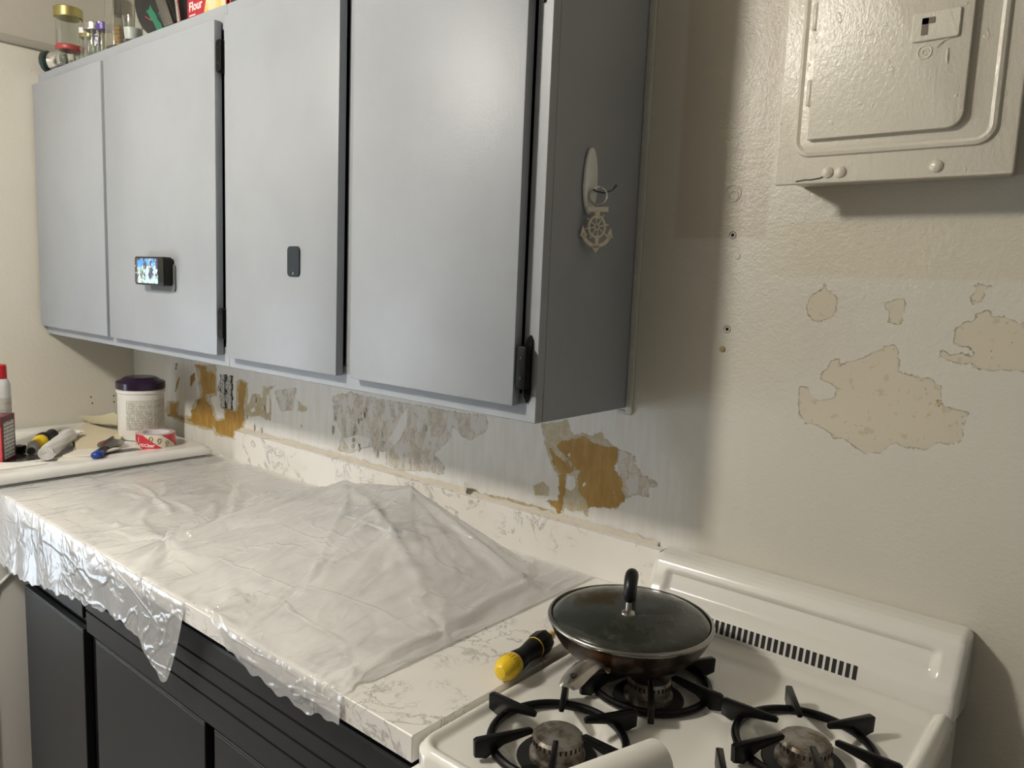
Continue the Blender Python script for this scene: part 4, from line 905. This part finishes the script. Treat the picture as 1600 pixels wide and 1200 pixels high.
# round black tin leaning, green lettering on its lid
t=thing('round_tin','round black tin with green lettering on the lid, leaning on its steel rim','tin',(-1.37,-.22,ZT2))
c0=np.array([-1.374,-.250,ZT2+.092]); nrm=np.array([.22,-.95,-.10]); nrm/=np.linalg.norm(nrm); tx=np.array([.95,.22,0]);tx/=np.linalg.norm(tx); ty=np.cross(nrm,tx)*1.0; ty=ty if ty[2]>0 else -ty
def tin(g): return frame(g,c0,tx,ty,nrm)
part('lid',tin(lathe([(.001,.002),(.080,.002),(.0855,.0),(.0855,-.006)],48,caps=False)),mat('tin_black',(.008,.008,.009),.28),t)
part('rim_chain',tin(join(*[xf(lathe([(.0012,-.0018),(.0022,0),(.0012,.0018)],6),(.0870*math.cos(a),.0870*math.sin(a),-.004)) for a in np.linspace(0,2*PI,74)[:-1]])),m_chrome,t)
part('side_wall',tin(lathe([(.086,-.006),(.0865,-.008),(.083,-.042),(.001,-.042)],48,caps=False)),mat('dark_tin_side',(.10,.10,.10),.3,.7),t)
mg=mat('green_print',(.015,.16,.085),.4)
part('lettering',tin(xf(join(prism([(-.042,-.012),(-.030,-.009),(-.018,-.012),(-.004,-.008),(.012,-.011),(.034,-.011),(.046,-.014),(.040,.0),(.044,.011),(.030,.009),(.018,.012),(.004,.009),(-.012,.012),(-.034,.010),(-.044,.013),(-.038,.0)],.0022,.0026)),rot=(0,0,-.98),loc=(-.008,-.046,0))),mg,t)
part('small_print',tin(xf(join(*[prism([(a,-.004),(a+.005,-.004),(a+.005,.004),(a,.004)],.0022,.0026) for a in (-.012,-.004,.004)]),rot=(0,0,-.98),loc=(.014,-.036,0))),mg,t)
part('red_stroke',tin(xf(prism([(-.012,-.001),(.014,-.0005),(.014,.0005),(-.012,.001)],.0022,.0026),rot=(0,0,-.5),loc=(-.036,-.036,0))),mat('red_print'),t)
# steel band and black appliance body next to it
t=thing('steel_press','black kitchen gadget with broad brushed steel arm beside the round tin','kitchen gadget',(-1.23,-.22,ZT2))
part('black_body',xf(box(-.036,.036,-.06,.05,0,.19,.01,2),(-1.215,-.200,ZT2),(0,0,0)),m_plastic_black,t)
v,f=box(-.024,.024,-.004,.004,0,.20,.002,2); v=v.copy(); v[:,0]-=v[:,2]*.62
part('steel_arm',xf((v,f),(-1.235,-.2835,ZT2)),mat('dark_satin_steel',(.22,.21,.20),.3,.9),t)
v,f=box(-.006,.006,-.004,.003,0,.20,.002,2); v=v.copy(); v[:,0]-=v[:,2]*.22
part('chrome_strip',xf((v,f),(-1.186,-.2835,ZT2)),m_chrome,t)
# cake flour box
t=thing('flour_box','red and yellow cake flour carton standing on the wall cabinet','carton',(-1.11,-.22,ZT2))
fx0,fx1,fy=-1.168,-.985,-.272
part('carton',box(fx0,fx1,fy,fy+.06,ZT2,ZT2+.20,.001,1),mat('red_card',(.42,.02,.035),.4),t)
def cakes(n,b): n.L(n.mix(n.step(n.noise(22,3,.5,0,n.mapped((1,1,.4))),.45,.6),(.70,.44,.03),(.72,.60,.35)),b.inputs['Base Color'])
part('yellow_panel',to_xz(prism([(fx0+.080,ZT2+.002),(fx1-.002,ZT2+.002),(fx1-.002,ZT2+.196),(fx0+.130,ZT2+.196),(fx0+.110,ZT2+.09)],0,.0006),fy),mat('yellow_cake_print',rough=.4,build=cakes),t)
part('lettering',to_xz(join(xf(text_geo('Cake',.030,.0003,bold=.0006),(fx0+.012,ZT2+.050,.0004)),xf(text_geo('Flour',.030,.0003,bold=.0006),(fx0+.009,ZT2+.022,.0004))),fy),m_wt,t)
part('small_print',to_xz(prism([(fx0+.010,ZT2+.010),(fx0+.04,ZT2+.010),(fx0+.04,ZT2+.013),(fx0+.010,ZT2+.013)],0,.0005),fy),m_wt,t)
t=thing('black_carton','dark carton right of the flour carton on the second wall cabinet','carton',(-.90,-.21,ZT2))
part('carton',box(-.975,-.82,-.268,-.20,ZT2,ZT2+.19,.001,1),mat('dark_carton',(.03,.03,.035),.5),t)
part('red_edge',box(-.976,-.971,-.269,-.266,ZT2,ZT2+.19),mat('red_print'),t)

# ---------------------------------------------------------------- faucet standing under the sheet
FP1=np.array([-.690,-.140,1.014]); FP2=np.array([-.462,-.140,1.047])
t=thing('faucet','two-handle chrome kitchen faucet hidden under the plastic sheet','faucet',(-.575,-.12,.924))
part('deck_plate',prism(rrect(-.715,-.435,-.150,-.100,.022),.9245,.934,.003,2),m_chrome,t)
part('spout',tube([(-.575,-.125,.93),(-.575,-.125,.965),(-.575,-.128,.974),(-.575,-.150,.978),(-.575,-.185,.972),(-.575,-.20,.964)],[.014,.013,.012,.010,.010,.011],14),m_chrome,t)
for x,zz in ((-.690,1.008),(-.462,1.040)):
    part('handle',xf(lathe([(.020,0),(.017,.015),(.011,.020),(.010,zz-.970),(.013,zz-.960),(.012,zz-.946),(.006,zz-.940),(.001,zz-.939)],20),(x,-.135,.934)),m_chrome,t)

# ---------------------------------------------------------------- plastic sheet: a small position-based cloth settled over counter and faucet
def make_sheet():
    ds=.0068
    xs=np.arange(-1.462,-.028,ds); ts=np.arange(0,.815,ds); nx,nt=len(xs),len(ts)
    TOP=.9255; FR=-.6525; y0=-.030; tf=y0-FR
    X,T=np.meshgrid(xs,ts,indexing='ij')
    Y=y0-np.minimum(T,tf); Z=TOP-np.maximum(T-tf,0)
    Y=Y-np.maximum(T-tf,0)*.15-np.clip((T-tf)/.10,0,1)*(.011*np.abs(np.sin(X*17+T*9))**1.5+.006*np.sin(X*41+T*14+1))
    POLY=np.array([(-.88,-.034),(-1.0,-.20),(-.785,-.555),(-.41,-.648),(-.045,-.645),(-.038,-.42),(-.04,-.12),(-.16,-.034)])
    EN=[]
    for p_,q_ in zip(POLY,np.roll(POLY,-1,0)):
        e_=q_-p_; n_=np.array([e_[1],-e_[0]]); n_/=np.linalg.norm(n_)
        if n_@(POLY.mean(0)-p_)>0: n_=-n_
        EN.append((n_,n_@p_))
    def tent(x,y):                       # hip-roof of film stretched from the two faucet handles to the hem
        s=np.clip((x+.690)/.228,0,1); px=-.690+.228*s; H=.090+.033*s
        g=np.stack([(n_[0]*(x-px)+n_[1]*(y+.140))/(b_-n_[0]*px-n_[1]*-.140) for n_,b_ in EN]); g.sort(axis=0)
        r1,r2=np.clip(g[-1],0,1),np.clip(g[-2],0,1)
        th=np.arctan2(y+.14,x-px); w_=4*r1*(1-r1)
        sag=.012*np.clip((r1-r2)/.35,0,1)*w_
        pl=(.007*(1-np.abs(np.sin(5.5*th+.6)))**3+.005*(1-np.abs(np.sin(9*th+2)))**3)*w_*(y<-.11)
        return H*(1-r1)-sag+pl+.002
    def folds(x,y):
        r_=np.hypot(x+.770,y+.545); th=np.arctan2(y+.545,x+.770)
        z=.011*np.abs(np.sin(3.5*th+.4))**3*np.exp(-r_/.16)*np.clip(r_/.03,0,1)
        for (ax_,ay_,bx_,by_,h_,w_) in ((-1.25,-.56,-.80,-.545,.010,.010),(-1.15,-.15,-.86,-.34,.008,.009),(-1.33,-.40,-1.05,-.20,.006,.010),(-1.02,-.62,-.90,-.42,.008,.008),(-.98,-.30,-.77,-.50,.009,.010),(-1.30,-.62,-1.0,-.50,.007,.012),(-.45,-.62,-.25,-.45,.008,.010),(-.62,-.60,-.30,-.57,.008,.011),(-.20,-.60,-.06,-.36,.006,.008),(-1.2,-.35,-.95,-.38,.006,.007),(-.90,-.10,-.99,-.28,.006,.008),(-.68,-.15,-.045,-.43,.015,.009),(-.69,-.15,-.395,-.645,.011,.008),(-.45,-.145,-.07,-.19,.010,.009),(-.45,-.15,-.06,-.30,.011,.009),(-.69,-.15,-.785,-.545,.010,.010),(-.62,-.16,-.22,-.62,.008,.007)):
            d_=np.array([bx_-ax_,by_-ay_]); L2=d_@d_; t_=np.clip(((x-ax_)*d_[0]+(y-ay_)*d_[1])/L2,0,1); q_=np.hypot(x-ax_-t_*d_[0],y-ay_-t_*d_[1])
            z=z+h_*np.exp(-(q_/w_)**2)*np.sin(PI*np.clip(t_,.02,.98))**.5
        return z
    Zt=Z+np.where(T<tf,tent(X,Y)+folds(X,Y)*np.clip((tf-T)/.03,0,1),0)
    rs=np.random.RandomState(11)
    def smooth(a,k):
        for _ in range(k):
            a=(a+np.roll(a,1,0)+np.roll(a,-1,0)+np.roll(a,1,1)+np.roll(a,-1,1))/5
        return a
    P=np.stack([X,Y,Zt],-1)
    g1=smooth(rs.randn(nx,nt),14); g1/=g1.std()
    k=1.000+.0025*g1
    def d(a,b): return np.linalg.norm(a-b,axis=-1)
    R0=d(P[1:],P[:-1])*(k[1:]+k[:-1])/2; R1=d(P[:,1:],P[:,:-1])*(k[:,1:]+k[:,:-1])/2
    D0=d(P[1:,1:],P[:-1,:-1])*1.000; D1=d(P[1:,:-1],P[:-1,1:])*1.012
    B0=d(P[2:],P[:-2])*1.0; B1=d(P[:,2:],P[:,:-2])*1.0
    W=np.ones((nx,nt))
    # hem on the right and at the back lies still; a few gathered points hold the radiating folds
    W[-1,:]=np.where(ts<tf+.01,0,1); W[:,0]=0
    P[...,2]+=.0012*smooth(rs.randn(nx,nt),3)*2
    def gather(cx,cy,r,s,dz=.0):
        m=np.hypot(P[...,0]-cx,P[...,1]-cy)<r; P[m,0]=cx+(P[m,0]-cx)*s; P[m,1]=cy+(P[m,1]-cy)*s; P[m,2]+=dz; W[m]=0
    gather(-.770,-.545,.026,.35,.006); gather(-.055,-.43,.020,.35,.002); gather(-.085,-.17,.018,.4,.002); gather(-.395,-.648,.020,.35,.001); gather(-.05,-.62,.02,.4,.001); gather(-1.12,-.40,.014,.5,.003)
    prev=P.copy(); 
    def solve(a,b,wa,wb,r,st):
        v=b-a; L=np.linalg.norm(v,axis=-1)+1e-9; w_=wa+wb+1e-9; c=(st*(L-r)/L/w_)[...,None]*v
        return c*wa[...,None], -c*wb[...,None]
    def pairs(ia,ib,R,st):
        a,b=P[ia],P[ib]; da,db=solve(a,b,W[ia],W[ib],R,st); P[ia]+=da; P[ib]+=db
    s_=slice
    for it in range(42):
        vel=(P-prev)*.965; vel=np.clip(vel,-.004,.004); prev=P.copy()
        P+=vel*W[...,None]; P[...,2]-=np.where(P[...,1]<FR+.002,.00020,.000012)*W
        for sub in range(5):
            for o in (0,1):
                pairs((s_(o,nx-1,2),s_(None)),(s_(o+1,nx,2),s_(None)),R0[o::2],1)
                pairs((s_(None),s_(o,nt-1,2)),(s_(None),s_(o+1,nt,2)),R1[:,o::2],1)
            for o in (0,1):
                n0=nx-1
                pairs((s_(o,nx-1,2),s_(0,nt-1)),(s_(o+1,nx,2),s_(1,nt)),D0[o::2],.35)
                pairs((s_(o,nx-1,2),s_(1,nt)),(s_(o+1,nx,2),s_(0,nt-1)),D1[o::2],.35)
            if sub==2:
                for o in range(4):
                    ia=np.arange(o,nx-2,4); pairs((ia,),(ia+2,),B0[ia],.10)
                    ja=np.arange(o,nt-2,4); A_=P[:,ja];B_=P[:,ja+2]; da,db=solve(A_,B_,W[:,ja],W[:,ja+2],B1[:,ja],.10); P[:,ja]+=da;P[:,ja+2]+=db
            # collisions
            x,y,z=P[...,0],P[...,1],P[...,2]
            ins=(z<TOP)&(y>FR)&(x>-1.3885)
            pen_t=TOP-z; pen_f=y-FR; pen_l=x+1.3885
            ft=ins&(pen_t<=pen_f)&(pen_t<=pen_l); ff=ins&~ft&(pen_f<=pen_l); fl=ins&~ft&~ff
            P[ft,2]=TOP; P[ff,1]=FR; P[fl,0]=-1.3885
            fw=(x<-1.4745)&(z<.958)&(z>.90); P[fw,2]=.958; fw2=(x<-1.4745)&(z<=.90); P[fw2,0]=-1.4745
            # faucet under the sheet, as a height the film cannot sink below
            x,y=P[...,0],P[...,1]; sx=np.clip((x+.690)/.228,0,1); dd=np.hypot(x-(-.690+.228*sx),y+.138)
            hh=np.full(x.shape,TOP)
            for (c,rad) in ((FP1,.024),(FP2,.024)):
                r_=np.hypot(x-c[0],y-c[1]); hh=np.maximum(hh,np.where(r_<rad,c[2]+.0015-.022*(r_/rad)**2,TOP))
            hh=np.maximum(hh,np.where(dd<.011,(1.006+.033*sx),TOP))
            ok=(y>FR)&(W>0); up=ok&(P[...,2]<hh); P[up,2]=hh[up]
        # friction on the counter
        m=(P[...,2]<TOP+.0004)&(P[...,1]>FR); P[m,:2]=prev[m,:2]+(P[m,:2]-prev[m,:2])*.35
    # irregular hem of the overhang
    hx=[-1.47,-1.30,-1.20,-1.08,-.95,-.85,-.75,-.66,-.60,-.56,-.535,-.50,-.475,-.44,-.38,-.30,-.2,-.1,0]
    hl=[.150,.146,.140,.122,.106,.094,.086,.088,.112,.135,.128,.060,-.030,-.012,.006,.024,.030,.036,.030]
    hem=tf+np.interp(xs,hx,hl)+.003*np.sin(xs*90)+.002*np.sin(xs*170+1)
    # the last row of each column slides up to the hem so the edge is smooth
    V=P.reshape(-1,3).copy(); idx=np.arange(nx*nt).reshape(nx,nt); keep=T<hem[:,None]
    last=np.maximum(keep.sum(1)-1,1)
    for i in range(nx):
        j=last[i]; 
        if j+1<nt:
            f=np.clip((hem[i]-ts[j])/ds,0,1); V[idx[i,j]]=P[i,j]*(1-f)+P[i,j+1]*f
    F=[]
    for i in range(nx-1):
        m=min(last[i],last[i+1]); 
        for j in range(m): F.append((idx[i,j],idx[i,j+1],idx[i+1,j+1],idx[i+1,j]))
        a,b=last[i],last[i+1]
        if a>b:
            for j in range(b,a): F.append((idx[i,j],idx[i,j+1],idx[i+1,b]))
        elif b>a:
            for j in range(a,b): F.append((idx[i,a],idx[i+1,j+1],idx[i+1,j]))
    used=np.zeros(len(V),bool); used[[q for f in F for q in f]]=True; rem=np.cumsum(used)-1
    return V[used],[tuple(int(rem[q]) for q in f) for f in F]
def film(n,b):
    nt=n.nt; out=[x for x in nt.nodes if x.type=='OUTPUT_MATERIAL'][0]
    # crumple relief: creases of several directions
    def crease(sc,scale,rot,th):
        v=n.noise(sc,3,.55,.6,n.mapped(scale,rot)); return n.step(n.math('ABSOLUTE',n.math('SUBTRACT',v,.5)),th,0)
    h=n.math('ADD',n.math('MULTIPLY',crease(4.5,(1,.3,1),(0,0,.5),.03),.6),n.math('MULTIPLY',crease(7,(.3,1,1),(0,0,-.4),.03),.45))
    h=n.math('ADD',h,n.math('MULTIPLY',crease(15,(.8,.35,.6),(0,0,.9),.04),.22))
    h=n.math('ADD',h,n.math('MULTIPLY',n.noise(9,3,.5,1.2,n.mapped((1,.45,1),(0,0,.7))),2.0))
    h=n.math('ADD',h,n.math('MULTIPLY',n.noise(30,4,.6,1.0,n.mapped((1,.35,.5),(0,0,.5))),.42))
    bp=n.new('ShaderNodeBump'); bp.inputs['Strength'].default_value=.6; bp.inputs['Distance'].default_value=.0042; n.L(h,bp.inputs['Height'])
    tr=n.new('ShaderNodeBsdfTransparent'); tl=n.new('ShaderNodeBsdfTranslucent'); df=n.new('ShaderNodeBsdfDiffuse'); gl=n.new('ShaderNodeBsdfGlossy'); fr=n.new('ShaderNodeFresnel')
    tl.inputs[0].default_value=(.96,.96,.965,1); df.inputs[0].default_value=(.96,.96,.965,1); gl.inputs[0].default_value=(1,1,1,1); gl.inputs['Roughness'].default_value=.12; fr.inputs['IOR'].default_value=1.5
    for s in (tl,df,gl,fr): n.L(bp.outputs[0],s.inputs['Normal'])
    m1=n.new('ShaderNodeMixShader'); m1.inputs[0].default_value=.30; n.L(df.outputs[0],m1.inputs[1]); n.L(tl.outputs[0],m1.inputs[2])
    m2=n.new('ShaderNodeMixShader'); m2.inputs[0].default_value=.45; n.L(tr.outputs[0],m2.inputs[1]); n.L(m1.outputs[0],m2.inputs[2])
    m3=n.new('ShaderNodeMixShader'); n.L(n.math('ADD',n.math('MULTIPLY',fr.outputs[0],.6),.02,None,True),m3.inputs[0]); n.L(m2.outputs[0],m3.inputs[1]); n.L(gl.outputs[0],m3.inputs[2])
    n.L(m3.outputs[0],out.inputs[0])
single('plastic_sheet',make_sheet(),mat('plastic_film',build=film),'crumpled translucent white plastic sheet draped over the countertop and tented over the faucet','plastic sheet',(-.7,-.35,.925),angle=None)
o=bpy.data.objects['plastic_sheet']; o.data.polygons.foreach_set('use_smooth',[True]*len(o.data.polygons))
